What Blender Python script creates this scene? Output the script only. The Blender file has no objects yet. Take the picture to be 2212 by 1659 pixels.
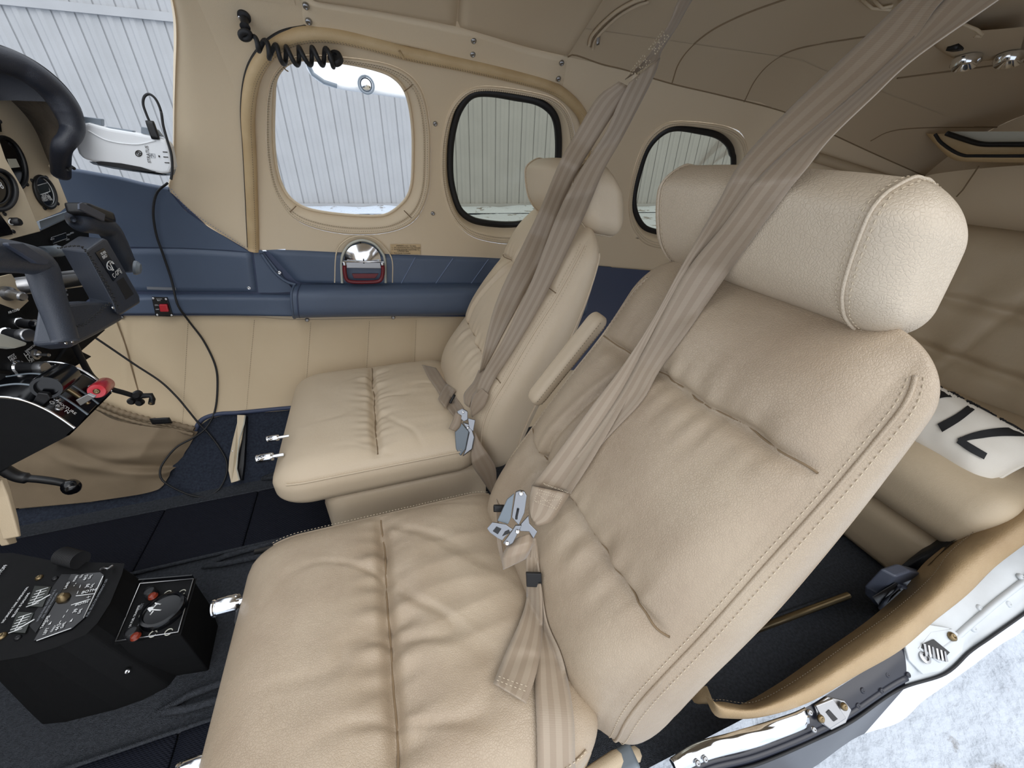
import bpy, math, random
import numpy as np
from mathutils import Vector, Matrix, noise
from mathutils.bvhtree import BVHTree
random.seed(4); np.random.seed(4)
SC = bpy.context.scene; COL = SC.collection

# ------------------------------------------------------------------ camera
F = 831.0
PITCH, YAW, ROLL = map(math.radians, (31, 20, 2))
FW = np.array([math.sin(YAW)*math.cos(PITCH), math.cos(YAW)*math.cos(PITCH), -math.sin(PITCH)])
_r = np.array([math.cos(YAW), -math.sin(YAW), 0.0]); _u = np.cross(_r, FW)
RT = math.cos(ROLL)*_r + math.sin(ROLL)*_u
UP = -math.sin(ROLL)*_r + math.cos(ROLL)*_u
cd = bpy.data.cameras.new('camera'); cam = bpy.data.objects.new('camera', cd); COL.objects.link(cam)
cd.sensor_width = 36; cd.lens = F/2212*36; cd.clip_start = 0.01; cd.clip_end = 200
cam.matrix_world = Matrix(((RT[0], UP[0], -FW[0], 0), (RT[1], UP[1], -FW[1], 0), (RT[2], UP[2], -FW[2], 0), (0, 0, 0, 1)))
SC.camera = cam
SC.view_settings.view_transform = 'Standard'; SC.view_settings.look = 'None'
SC.view_settings.gamma = 1; SC.view_settings.use_curve_mapping = False
SC.view_settings.exposure = 0.10
# overcast winter sky
w = bpy.data.worlds.new('sky'); SC.world = w; w.use_nodes = True
nt = w.node_tree; bg = nt.nodes['Background']
tc = nt.nodes.new('ShaderNodeTexCoord'); nz = nt.nodes.new('ShaderNodeTexNoise'); nz.inputs['Scale'].default_value = 1.6
cr = nt.nodes.new('ShaderNodeValToRGB')
cr.color_ramp.elements[0].color = (0.87, 0.915, 1.0, 1); cr.color_ramp.elements[1].color = (0.97, 0.98, 1.0, 1)
nt.links.new(tc.outputs['Generated'], nz.inputs['Vector']); nt.links.new(nz.outputs['Fac'], cr.inputs['Fac'])
nt.links.new(cr.outputs['Color'], bg.inputs['Color']); bg.inputs['Strength'].default_value = 1.5
sd = bpy.data.lights.new('sun_behind_cloud', 'SUN'); sd.energy = 1.1; sd.angle = math.radians(50); sd.color = (1.0, 0.97, 0.93)
so = bpy.data.objects.new('sun_behind_cloud', sd); COL.objects.link(so)
so.rotation_euler = Vector((-0.25, 0.62, -0.75)).to_track_quat('-Z', 'Y').to_euler()
SC.cycles.max_bounces = 10; SC.cycles.diffuse_bounces = 6; SC.cycles.transparent_max_bounces = 12
SC.cycles.caustics_reflective = False; SC.cycles.caustics_refractive = False; SC.cycles.sample_clamp_indirect = 6

# ------------------------------------------------------------------ pixels to places
def A(p): return np.array(p, float)
def ray(u, v): return ((u-1106)*RT - (v-829.5)*UP + F*FW)/F
def P(u, v, **k):                      # where the line of sight meets x=, y= or z=
    d = ray(u, v); a, val = list(k.items())[0]
    return d*val/d['xyz'.index(a)]
def PD(u, v, d): return ray(u, v)*d    # at a distance along the view axis
def PL(u, v, p0, n):                   # on a plane
    d = ray(u, v); n = A(n); return d*(A(p0)@n)/(d@n)
YC, ZC, NN = 0.58, -0.29, 2.3
def ax(x): return 0.60 - 0.28*max(0, x-1.15)
def bx_(x): return 0.62 - 0.22*max(0, x-1.1)
def fld(p): return (abs((p[1]-YC)/ax(p[0])))**NN + (abs((p[2]-ZC)/bx_(p[0])))**NN
def grad(p):
    e = 1e-4; g = np.array([fld(p+A([e, 0, 0]))-fld(p), fld(p+A([0, e, 0]))-fld(p), fld(p+A([0, 0, e]))-fld(p)])
    return g/np.linalg.norm(g)
def S(u, v, off=0.0):                  # on the cabin's barrel wall, off = distance towards the inside
    d = ray(u, v); t = 0.35
    while fld(d*(t+0.02)) < 1 and t < 4: t += 0.02
    lo, hi = t, t+0.02
    for _ in range(30):
        m = (lo+hi)/2
        if fld(d*m) > 1: hi = m
        else: lo = m
    p = d*lo
    return p - grad(p)*off
def sg(v, e): return math.copysign(abs(v)**e, v)
def M(x, th, off=0.0):
    p = A([x, YC+ax(x)*sg(math.cos(th), 2/NN), ZC+bx_(x)*sg(math.sin(th), 2/NN)])
    return p - grad(p)*off if off else p
def TH(p): return math.atan2(sg((p[2]-ZC)/bx_(p[0]), NN/2), sg((p[1]-YC)/ax(p[0]), NN/2))

# ------------------------------------------------------------------ materials
MATS = {}
def lin(c): return tuple(((x/255)/12.92 if x/255 <= 0.04045 else ((x/255+0.055)/1.055)**2.4) for x in c)
def mat(name, rgb, rough=0.5, metal=0.0, bump=None, var=0.0, vscale=6.0, spec=0.5, sheen=0.0, dirt=None, coat=0.0):
    """rgb is the sRGB albedo; bump = (kind, scale, strength, distance)"""
    m = bpy.data.materials.new(name); m.use_nodes = True; t = m.node_tree; b = t.nodes['Principled BSDF']
    c = lin(rgb); b.inputs['Base Color'].default_value = (*c, 1)
    b.inputs['Roughness'].default_value = rough; b.inputs['Metallic'].default_value = metal
    b.inputs['Specular IOR Level'].default_value = spec
    if sheen: b.inputs['Sheen Weight'].default_value = sheen
    if coat: b.inputs['Coat Weight'].default_value = coat; b.inputs['Coat Roughness'].default_value = 0.15
    tcn = t.nodes.new('ShaderNodeTexCoord')
    if var:
        n = t.nodes.new('ShaderNodeTexNoise'); n.inputs['Scale'].default_value = vscale; n.inputs['Detail'].default_value = 5
        r = t.nodes.new('ShaderNodeValToRGB')
        r.color_ramp.elements[0].position = 0.3; r.color_ramp.elements[1].position = 0.7
        d = dirt and lin(dirt) or tuple(x*(1-var) for x in c)
        r.color_ramp.elements[0].color = (*[a*(1-var)+q*var if dirt else q for a, q in zip(c, d)], 1)
        r.color_ramp.elements[1].color = (*c, 1)
        t.links.new(tcn.outputs['Object'], n.inputs['Vector']); t.links.new(n.outputs['Fac'], r.inputs['Fac'])
        t.links.new(r.outputs['Color'], b.inputs['Base Color'])
        rm = t.nodes.new('ShaderNodeMapRange'); rm.inputs[3].default_value = min(1, rough+0.1); rm.inputs[4].default_value = max(0.05, rough-0.08)
        t.links.new(n.outputs['Fac'], rm.inputs[0]); t.links.new(rm.outputs[0], b.inputs['Roughness'])
    if bump:
        kind, sc, st, ds = bump
        if kind == 'leather':
            v = t.nodes.new('ShaderNodeTexVoronoi'); v.feature = 'DISTANCE_TO_EDGE'; v.inputs['Scale'].default_value = sc
            v2 = t.nodes.new('ShaderNodeTexNoise'); v2.inputs['Scale'].default_value = sc*0.25; v2.inputs['Detail'].default_value = 4
            wv = t.nodes.new('ShaderNodeVectorMath'); wv.operation = 'SCALE'; wv.inputs[3].default_value = 2.0/sc
            n3 = t.nodes.new('ShaderNodeTexNoise'); n3.inputs['Scale'].default_value = sc*0.3
            ad = t.nodes.new('ShaderNodeVectorMath'); ad.operation = 'ADD'
            t.links.new(tcn.outputs['Object'], n3.inputs['Vector']); t.links.new(n3.outputs['Color'], wv.inputs[0])
            t.links.new(wv.outputs[0], ad.inputs[0]); t.links.new(tcn.outputs['Object'], ad.inputs[1]); t.links.new(ad.outputs[0], v.inputs['Vector'])
            mn = t.nodes.new('ShaderNodeMath'); mn.operation = 'MINIMUM'; mn.inputs[1].default_value = 0.16
            mx = t.nodes.new('ShaderNodeMath'); mx.operation = 'MULTIPLY_ADD'; mx.inputs[1].default_value = 0.5
            t.links.new(v.outputs['Distance'], mn.inputs[0])
            t.links.new(tcn.outputs['Object'], v2.inputs['Vector']); t.links.new(v2.outputs['Fac'], mx.inputs[0]); t.links.new(mn.outputs[0], mx.inputs[2])
            h = mx.outputs[0]
        elif kind == 'weave':
            cb = t.nodes.new('ShaderNodeTexWave'); cb.inputs['Scale'].default_value = sc; cb.bands_direction = 'DIAGONAL'
            c2 = t.nodes.new('ShaderNodeTexWave'); c2.inputs['Scale'].default_value = sc; c2.bands_direction = 'Y'
            ml = t.nodes.new('ShaderNodeMath'); ml.operation = 'MULTIPLY'
            for q in (cb, c2): t.links.new(tcn.outputs['Object'], q.inputs['Vector'])
            t.links.new(cb.outputs['Fac'], ml.inputs[0]); t.links.new(c2.outputs['Fac'], ml.inputs[1]); h = ml.outputs[0]
        else:
            v = t.nodes.new('ShaderNodeTexNoise'); v.inputs['Scale'].default_value = sc; v.inputs['Detail'].default_value = 6
            t.links.new(tcn.outputs['Object'], v.inputs['Vector']); h = v.outputs['Fac']
        bp = t.nodes.new('ShaderNodeBump'); bp.inputs['Strength'].default_value = st; bp.inputs['Distance'].default_value = ds
        t.links.new(h, bp.inputs['Height']); t.links.new(bp.outputs['Normal'], b.inputs['Normal'])
    MATS[name] = m; return m
LB = ('leather', 420, 0.35, 0.0015)
mat('leather_near', (180, 164, 142), 0.36, bump=('leather', 380, 0.6, 0.002), var=0.6, vscale=7, dirt=(142, 122, 101))
mat('leather_far', (206, 190, 166), 0.42, bump=LB, var=0.2, vscale=5, dirt=(190, 168, 136))
mat('leather_head', (194, 180, 160), 0.42, bump=('leather', 300, 0.6, 0.0022), var=0.15, vscale=4, dirt=(200, 185, 160))
mat('leather_rear', (196, 178, 150), 0.5, bump=LB, var=0.2, vscale=4)
mat('trim_beige', (217, 200, 172), 0.6, bump=('leather', 520, 0.25, 0.001), var=0.12, vscale=3, dirt=(188, 160, 118))
mat('seal_leather', (200, 176, 136), 0.5, bump=LB, var=0.5, vscale=14, dirt=(164, 132, 86))
mat('sill_leather', (176, 152, 116), 0.5, bump=('leather', 300, 0.5, 0.002), var=0.5, vscale=10, dirt=(140, 112, 76))
mat('buckle_steel', (140, 143, 148), 0.32, 1.0)
mat('headliner', (190, 172, 145), 0.8, bump=('noise', 900, 0.2, 0.0006))
mat('quilt_beige', (206, 187, 156), 0.65, bump=('noise', 700, 0.25, 0.0006), var=0.15, vscale=7, dirt=(182, 156, 120))
mat('pocket_cloth', (132, 116, 94), 0.85, bump=('noise', 900, 0.3, 0.0008), var=0.2, vscale=9)
mat('blue_leather', (82, 96, 118), 0.45, bump=('leather', 520, 0.3, 0.001), var=0.15, vscale=5)
mat('blue_dark', (60, 70, 96), 0.5, bump=LB)
mat('carpet', (80, 84, 91), 1.0, bump=('noise', 650, 1.0, 0.006), var=0.4, vscale=200, spec=0.1)
mat('carpet_side', (68, 75, 90), 1.0, bump=('noise', 650, 1.0, 0.006), var=0.4, vscale=200, spec=0.1)
mat('rubber_mat', (19, 22, 32), 0.7, bump=('weave', 110, 0.7, 0.0015), spec=0.15)
mat('belt_web', (158, 142, 126), 0.5, bump=('noise', 1500, 0.3, 0.0005), sheen=0.2)
mat('thread', (196, 182, 158), 0.7)
mat('thread_dark', (120, 108, 90), 0.7)
mat('thread_blue', (120, 135, 165), 0.7)
mat('seam_dark', (132, 112, 86), 0.8)
mat('chrome', (235, 237, 240), 0.12, 1.0)
mat('steel', (165, 166, 168), 0.34, 1.0, bump=('noise', 200, 0.1, 0.001))
mat('steel_face', (112, 122, 130), 0.4, 0.3)
mat('black_plastic', (16, 17, 20), 0.45, bump=('noise', 800, 0.2, 0.0005))
mat('black_gloss', (9, 10, 13), 0.18)
mat('black_rubber', (24, 25, 28), 0.6)
mat('console_black', (11, 12, 14), 0.7, spec=0.25, bump=('noise', 900, 0.3, 0.0008), var=0.2, vscale=20)
mat('panel_beige', (214, 199, 172), 0.55, bump=('noise', 900, 0.15, 0.0005))
mat('yoke_leather', (54, 60, 71), 0.42, bump=LB)
mat('pad_black', (32, 36, 46), 0.45, bump=LB)
mat('crackle', (96, 86, 74), 0.8, bump=('leather', 60, 0.8, 0.003), var=0.6, vscale=20)
mat('red_plastic', (190, 30, 45), 0.3, coat=0.4)
mat('maroon', (110, 30, 38), 0.35)
mat('white_plastic', (226, 229, 232), 0.35)
mat('grey_plastic', (120, 130, 140), 0.4)
mat('slate_plastic', (62, 68, 82), 0.45, var=0.1, vscale=30)
mat('white_print', (225, 228, 230), 0.6)
mat('grey_print', (120, 124, 130), 0.6)
mat('ink', (40, 36, 32), 0.6)
mat('ink_black', (18, 18, 20), 0.7)
mat('brass', (128, 112, 84), 0.35, 0.9)
mat('amber', (120, 44, 26), 0.25)
mat('lcd', (40, 44, 40), 0.2)
mat('pillow_cloth', (222, 216, 204), 0.85, bump=('noise', 1200, 0.3, 0.0008))
mat('white_paint', (206, 212, 216), 0.4, bump=('noise', 60, 0.15, 0.002), var=0.25, vscale=18, dirt=(150, 150, 148))
mat('black_paint', (34, 37, 48), 0.3, bump=('noise', 80, 0.1, 0.001))
mat('aircraft_white', (235, 238, 242), 0.35)
mat('hangar_metal', (168, 169, 171), 0.5, var=0.08, vscale=2)
mat('hangar_rib', (112, 118, 128), 0.55)
mat('ivory', (190, 190, 178), 0.4)
mat('gasket', (14, 14, 17), 0.5)
def glass(name, tint, gloss=0.06):
    m = bpy.data.materials.new(name); m.use_nodes = True; t = m.node_tree
    for n in list(t.nodes): t.nodes.remove(n)
    o = t.nodes.new('ShaderNodeOutputMaterial'); mx = t.nodes.new('ShaderNodeMixShader')
    tr = t.nodes.new('ShaderNodeBsdfTransparent'); gl = t.nodes.new('ShaderNodeBsdfGlossy'); fr = t.nodes.new('ShaderNodeLayerWeight')
    fr.inputs['Blend'].default_value = 0.25; ml = t.nodes.new('ShaderNodeMath'); ml.operation = 'MULTIPLY'; ml.inputs[1].default_value = 0.5
    tr.inputs['Color'].default_value = (*tint, 1); gl.inputs['Roughness'].default_value = 0.03
    t.links.new(fr.outputs['Fresnel'], ml.inputs[0]); t.links.new(ml.outputs[0], mx.inputs[0])
    t.links.new(tr.outputs[0], mx.inputs[1]); t.links.new(gl.outputs[0], mx.inputs[2]); t.links.new(mx.outputs[0], o.inputs[0])
    MATS[name] = m
glass('glass_clear', (0.93, 0.95, 0.96)); glass('glass_tinted', (0.49, 0.48, 0.38)); glass('lens', (0.5, 0.5, 0.5))
# snow with bare ground showing through
m = mat('snow', (232, 238, 246), 0.6, bump=('noise', 22, 0.9, 0.02)); t = m.node_tree; b = t.nodes['Principled BSDF']
n = t.nodes.new('ShaderNodeTexNoise'); n.inputs['Scale'].default_value = 2.2; n.inputs['Detail'].default_value = 12; n.inputs['Roughness'].default_value = 0.7
r = t.nodes.new('ShaderNodeValToRGB'); r.color_ramp.elements[0].position = 0.57; r.color_ramp.elements[1].position = 0.62
r.color_ramp.elements[0].color = (0.56, 0.62, 0.70, 1); r.color_ramp.elements[1].color = (0.20, 0.18, 0.16, 1)
tcn = t.nodes.new('ShaderNodeTexCoord'); t.links.new(tcn.outputs['Object'], n.inputs['Vector']); t.links.new(n.outputs['Fac'], r.inputs['Fac']); t.links.new(r.outputs['Color'], b.inputs['Base Color'])

# belt webbing with lengthwise stripes (uses the ribbon's own uv)
def belt_mat(name, c1, c2):
    m = mat(name, c1, 0.45, sheen=0.3); t = m.node_tree; b = t.nodes['Principled BSDF']
    uv = t.nodes.new('ShaderNodeUVMap'); sp = t.nodes.new('ShaderNodeSeparateXYZ'); t.links.new(uv.outputs[0], sp.inputs[0])
    a = t.nodes.new('ShaderNodeMath'); a.operation = 'MULTIPLY'; a.inputs[1].default_value = 2*math.pi*3
    s = t.nodes.new('ShaderNodeMath'); s.operation = 'SINE'; t.links.new(sp.outputs['X'], a.inputs[0]); t.links.new(a.outputs[0], s.inputs[0])
    r = t.nodes.new('ShaderNodeValToRGB'); r.color_ramp.elements[0].position = 0.45; r.color_ramp.elements[1].position = 0.55
    r.color_ramp.elements[0].color = (*lin(c1), 1); r.color_ramp.elements[1].color = (*lin(c2), 1)
    mr = t.nodes.new('ShaderNodeMath'); mr.operation = 'MULTIPLY_ADD'; mr.inputs[1].default_value = 0.5; mr.inputs[2].default_value = 0.5
    t.links.new(s.outputs[0], mr.inputs[0]); t.links.new(mr.outputs[0], r.inputs['Fac']); t.links.new(r.outputs['Color'], b.inputs['Base Color'])
    y = t.nodes.new('ShaderNodeMath'); y.operation = 'MULTIPLY'; y.inputs[1].default_value = 2*math.pi*700
    s2 = t.nodes.new('ShaderNodeMath'); s2.operation = 'SINE'; t.links.new(sp.outputs['Y'], y.inputs[0]); t.links.new(y.outputs[0], s2.inputs[0])
    bp = t.nodes.new('ShaderNodeBump'); bp.inputs['Strength'].default_value = 0.12; bp.inputs['Distance'].default_value = 0.0004
    t.links.new(s2.outputs[0], bp.inputs['Height']); t.links.new(bp.outputs[0], b.inputs['Normal'])
belt_mat('belt_striped', (146, 130, 111), (158, 143, 124)); belt_mat('belt_plain', (148, 131, 112), (153, 137, 118))

# ------------------------------------------------------------------ objects
def tag(o, label=None, cat=None, group=None, kind=None):
    if label: o['label'] = label
    if cat: o['category'] = cat
    if group: o['group'] = group
    if kind: o['kind'] = kind
    return o
def empty(name, loc=(0, 0, 0), label=None, cat=None, group=None, kind=None, parent=None):
    o = bpy.data.objects.new(name, None); COL.objects.link(o); o.location = Vector([float(a) for a in loc]); o.empty_display_size = 0.03
    if parent: o.parent = parent; o.matrix_parent_inverse = Matrix.Translation(-parent.location)
    return tag(o, label, cat, group, kind)
def mesh(name, V, Fc, material, parent=None, smooth=True, uvs=None, kind=None, label=None, bevel=0, sub=0, solid=0):
    V = np.asarray(V, float)
    me = bpy.data.meshes.new(name); org = np.zeros(3)
    if parent is None: org = (V.min(0)+V.max(0))/2
    me.from_pydata((V-org).tolist(), [], [tuple(int(i) for i in f) for f in Fc]); me.update()
    if uvs is not None:
        l = me.uv_layers.new(name='UVMap')
        for lp in me.loops: l.data[lp.index].uv = uvs[lp.vertex_index]
    if smooth: me.polygons.foreach_set('use_smooth', [True]*len(me.polygons))
    me.materials.append(MATS[material] if isinstance(material, str) else material)
    o = bpy.data.objects.new(name, me); COL.objects.link(o); o.location = org.tolist()
    if parent: adopt(o, parent)
    if solid:
        md = o.modifiers.new('solid', 'SOLIDIFY'); md.thickness = solid; md.offset = 0
    if bevel:
        md = o.modifiers.new('bevel', 'BEVEL'); md.width = bevel; md.segments = 3; md.limit_method = 'ANGLE'; md.angle_limit = 0.6
        md.harden_normals = False
    if sub:
        md = o.modifiers.new('sub', 'SUBSURF'); md.levels = sub; md.render_levels = sub
    if kind: o['kind'] = kind
    if label: o['label'] = label
    return o
def wloc(o):
    l = Vector((0, 0, 0))
    while o: l = l + o.location; o = o.parent
    return l
def adopt(o, parent):                   # parent while keeping world-space vertices (no parent is ever rotated)
    base = Vector((0, 0, 0)); q = parent
    while q: base = base + q.location; q = q.parent
    o.location = Vector(o.location) - base; o.parent = parent
def empty_part(name, loc, parent, **k):
    o = bpy.data.objects.new(name, None); COL.objects.link(o); o.location = Vector([float(a) for a in loc]); adopt(o, parent); o.empty_display_size = 0.02
    return tag(o, **k)
class Bag:                              # collects shapes that belong to ONE object
    def __init__(s): s.V = []; s.F = []
    def add(s, V, Fc):
        n = len(s.V); s.V += [tuple(map(float, v)) for v in V]; s.F += [tuple(int(i)+n for i in f) for f in Fc]; return s
    def build(s, name, material, parent=None, **k): return mesh(name, s.V, s.F, material, parent, **k)
def grid_faces(nu, nv, cu=False, cv=False):
    Fc = []
    for i in range(nu if cu else nu-1):
        for j in range(nv if cv else nv-1):
            a, b = i, (i+1) % nu; c, d = j, (j+1) % nv
            Fc.append((a*nv+c, b*nv+c, b*nv+d, a*nv+d))
    return Fc
def resample(pts, n, smooth=True):
    pts = [A(p) for p in pts]
    if smooth and len(pts) > 2:
        ext = [2*pts[0]-pts[1]]+pts+[2*pts[-1]-pts[-2]]; fine = []
        for i in range(1, len(ext)-2):
            p0, p1, p2, p3 = ext[i-1:i+3]
            for k in range(12):
                t = k/12; fine.append(0.5*((2*p1)+(-p0+p2)*t+(2*p0-5*p1+4*p2-p3)*t*t+(-p0+3*p1-3*p2+p3)*t**3))
        fine.append(pts[-1]); pts = fine
    d = [0]
    for a, b in zip(pts, pts[1:]): d.append(d[-1]+np.linalg.norm(b-a))
    ts = np.linspace(0, d[-1], n); arr = np.array(pts)
    return [np.array([np.interp(t, d, arr[:, k]) for k in range(arr.shape[1])]) for t in ts]
def loop_smooth(pts, n):
    k = len(pts); ext = [A(pts[(i) % k]) for i in range(-3, k+4)]
    r = resample(ext, (n*(k+6))//k+40); fine = np.array(r)
    # cut to one turn
    full = []
    for i in range(k):
        p0, p1, p2, p3 = [A(pts[(i+j) % k]) for j in (-1, 0, 1, 2)]
        for q in range(8):
            t = q/8; full.append(0.5*((2*p1)+(-p0+p2)*t+(2*p0-5*p1+4*p2-p3)*t*t+(-p0+3*p1-3*p2+p3)*t**3))
    full.append(full[0]); out = resample(full, n+1, smooth=False)
    return out[:-1]
def nrm(v): v = A(v); return v/(np.linalg.norm(v)+1e-12)
def tube_geo(pts, r, seg=8, closed=False, caps=True, flat=1.0, upv=None):
    pts = [A(p) for p in pts]; n = len(pts); V = []; rr = r if hasattr(r, '__len__') else [r]*n
    T = [nrm((pts[(i+1) % n] if closed or i < n-1 else pts[i]) - (pts[i-1] if closed or i > 0 else pts[i])) for i in range(n)]
    a = upv if upv is not None else (A([0, 0, 1]) if abs(T[0][2]) < 0.9 else A([1, 0, 0]))
    N = nrm(a - T[0]*(a@T[0]))
    for i in range(n):
        N = nrm((A(upv) if upv is not None else N) - T[i]*((A(upv) if upv is not None else N)@T[i])); B = np.cross(T[i], N)
        for k in range(seg):
            f = 2*math.pi*k/seg; V.append(pts[i]+rr[i]*(math.cos(f)*N*flat+math.sin(f)*B))
    Fc = grid_faces(n, seg, closed, True)
    if caps and not closed:
        Fc += [tuple(range(seg))[::-1], tuple((n-1)*seg+k for k in range(seg))]
    return V, Fc
def tube(name, pts, r, material, parent=None, seg=8, closed=False, **k):
    kk = {q: k.pop(q) for q in ('caps', 'flat', 'upv') if q in k}
    V, Fc = tube_geo(pts, r, seg, closed, **kk); return mesh(name, V, Fc, material, parent, **k)
def basis(n, up=(0, 0, 1)):
    n = nrm(n); u = np.cross(up, n)
    if np.linalg.norm(u) < 1e-3: u = np.cross((1, 0, 0), n)
    u = nrm(u); return u, np.cross(n, u), n
def lathe_geo(o, n, prof, seg=20):      # prof = [(radius, height)...] along n
    u, v, n = basis(n); V = []
    for r_, h in prof:
        for k in range(seg):
            f = 2*math.pi*k/seg; V.append(A(o)+n*h+r_*(math.cos(f)*u+math.sin(f)*v))
    Fc = grid_faces(len(prof), seg, False, True)
    Fc = [f[::-1] for f in Fc]
    if prof[-1][0] > 1e-6: Fc.append(tuple((len(prof)-1)*seg+k for k in range(seg)))
    if prof[0][0] > 1e-6: Fc.append(tuple(range(seg))[::-1])
    return V, Fc
def lathe(name, o, n, prof, material, parent=None, seg=20, **k):
    V, Fc = lathe_geo(o, n, prof, seg); ob = mesh(name, V, Fc, material, parent, **k); ob.data.set_sharp_from_angle(angle=math.radians(38)); return ob
def prism(name, pts, ext, material, parent=None, bevel=0.002, **k):   # pts = 3-D outline, ext = extrusion vector
    pts = [A(p) for p in pts]; e = A(ext); n = len(pts)
    V = pts+[p+e for p in pts]
    Fc = [tuple(range(n)), tuple(range(2*n-1, n-1, -1))]+[((i+1) % n, i, n+i, n+(i+1) % n) for i in range(n)]
    nn = sum(np.cross(pts[i], pts[(i+1) % n]) for i in range(n))
    if nn@e > 0: Fc = [f[::-1] for f in Fc]
    k.setdefault('smooth', False)
    return mesh(name, V, Fc, material, parent, bevel=bevel, **k)
_screw = {}
def screw(p, n, r, material='chrome', parent=None, name='screw'):
    key = (round(r, 5), material)
    if key not in _screw:
        V, Fc = lathe_geo((0, 0, 0), (0, 0, 1), [(1, -0.3), (1, 0.0), (0.92, 0.25), (0.7, 0.45), (0.4, 0.56), (0.36, 0.45), (0.0, 0.45)], 12)
        me = bpy.data.meshes.new(name); me.from_pydata([tuple(A(v)*r) for v in V], [], [tuple(map(int, f)) for f in Fc])
        me.polygons.foreach_set('use_smooth', [True]*len(me.polygons)); me.materials.append(MATS[material]); _screw[key] = me
    o = bpy.data.objects.new(name, _screw[key]); COL.objects.link(o); o.location = [float(a) for a in p]
    o.rotation_euler = Vector(tuple(map(float, n))).to_track_quat('Z', 'Y').to_euler()
    if parent: adopt(o, parent)
    return o
def dashes_geo(pts, L, gap, wd, lift=None):   # tiny stitches along a 3-D line
    d = sum(np.linalg.norm(b-a) for a, b in zip(pts, pts[1:])); n = max(2, int(d/(L+gap)))
    q = resample(pts, 2*n+1, smooth=False); V = []; Fc = []
    for i in range(n):
        a, b = q[2*i], q[2*i+1]
        if lift is not None: a = a+lift; b = b+lift
        v, f = tube_geo([a, (a+b)/2, b], [wd*0.6, wd, wd*0.6], 4); k = len(V); V += v; Fc += [tuple(x+k for x in g) for g in f]
    return V, Fc
def stitching(name, lines, material, parent, L=0.0035, gap=0.0018, wd=0.0006):
    b = Bag()
    for l in lines: b.add(*dashes_geo(l, L, gap, wd))
    return b.build(name, material, parent, kind='stuff', smooth=False)
def text(s, p0, p1, n, material, parent, name='lettering', thick=0.0002, lift=0.0006, vflip=1, hscale=None):
    """s runs from p0 to p1 along its baseline on a face whose normal is n"""
    p0, p1, n = A(p0), A(p1), nrm(n); u = nrm(p1-p0); v = np.cross(n, u)
    c = bpy.data.curves.new(name, 'FONT'); c.body = s; c.extrude = 0.002; c.size = 1
    o = bpy.data.objects.new(name, c); COL.objects.link(o); bpy.context.view_layer.update()
    wd = max(o.dimensions.x, 0.01); sc = np.linalg.norm(p1-p0)/wd; sy = hscale or sc
    p = p0+n*lift
    c.materials.append(MATS[material])
    # bake to a mesh so nothing is scaled or rotated
    dg = bpy.context.evaluated_depsgraph_get(); me = bpy.data.meshes.new_from_object(o.evaluated_get(dg)); bpy.data.objects.remove(o)
    for q in me.vertices:
        w_ = p+u*(q.co.x*sc)+v*(q.co.y*sy)+n*(q.co.z*0.05); q.co = w_.tolist()
    o = bpy.data.objects.new(name, me); COL.objects.link(o); adopt(o, parent); return o
# box with rounded edges, then bent by fn
class Soft:
    def __init__(s, h, r, fn=None): s.h = A(h); s.r = A(r if hasattr(r, '__len__') else (r,)*3); s.fn = fn
    def raw(s, p):
        p = A(p); inner = s.h-s.r; c = np.clip(p, -inner, inner); d = (p-c)/s.r; L = np.linalg.norm(d)
        if L > 1e-9: d = d/L*np.max(np.abs(d))
        return c+d*s.r
    def pt(s, p):
        q = s.raw(p); return A(s.fn(q)) if s.fn else q
    def build(s, name, material, parent, n=(20, 20, 8), **k):
        h = s.h; V = []; Fc = []; idx = {}
        def lin_(i, nn, hh): return -hh+2*hh*i/nn
        def vid(i, j, l):
            key = (i, j, l)
            if key not in idx:
                idx[key] = len(V); V.append(s.pt((lin_(i, n[0], h[0]), lin_(j, n[1], h[1]), lin_(l, n[2], h[2]))))
            return idx[key]
        for i in range(n[0]):
            for j in range(n[1]):
                Fc.append((vid(i, j, 0), vid(i, j+1, 0), vid(i+1, j+1, 0), vid(i+1, j, 0)))
                Fc.append((vid(i, j, n[2]), vid(i+1, j, n[2]), vid(i+1, j+1, n[2]), vid(i, j+1, n[2])))
        for i in range(n[0]):
            for l in range(n[2]):
                Fc.append((vid(i, 0, l), vid(i+1, 0, l), vid(i+1, 0, l+1), vid(i, 0, l+1)))
                Fc.append((vid(i, n[1], l), vid(i, n[1], l+1), vid(i+1, n[1], l+1), vid(i+1, n[1], l)))
        for j in range(n[1]):
            for l in range(n[2]):
                Fc.append((vid(0, j, l), vid(0, j, l+1), vid(0, j+1, l+1), vid(0, j+1, l)))
                Fc.append((vid(n[0], j, l), vid(n[0], j+1, l), vid(n[0], j+1, l+1), vid(n[0], j, l+1)))
        return mesh(name, V, Fc, material, parent, **k)
def obox(name, c, u, v, w_, h, r, material, parent, n=(6, 6, 6), **k):   # oriented rounded box
    u, v, w_ = nrm(u), nrm(v), nrm(w_); c = A(c)
    return Soft(h, r, lambda q: c+u*q[0]+v*q[1]+w_*q[2]).build(name, material, parent, n=n, **k)
def loft_px(name, top, bot, off, material, parent, nu=60, nv=12, pos=None, sm=(True, True), **k):
    """sheet between two lines of sight-lines, laid on the barrel wall at off(s,t) towards the inside"""
    a = resample(top, nu, sm[0]); b = resample(bot, nu, sm[1]); V = []
    for i in range(nu):
        for j in range(nv):
            t = j/(nv-1); q = a[i]*(1-t)+b[i]*t; o_ = off(i/(nu-1), t) if callable(off) else off
            V.append(pos(q[0], q[1], o_) if pos else S(q[0], q[1], o_))
    return mesh(name, V, grid_faces(nu, nv), material, parent, **k)
def pad(o, e=0.06): return lambda s, t: o*min(1, (min(s, 1-s)/e*1.0)**0.5 if min(s, 1-s) < e else 1)*(min(1, (min(t, 1-t)/0.08))**0.5)
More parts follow.
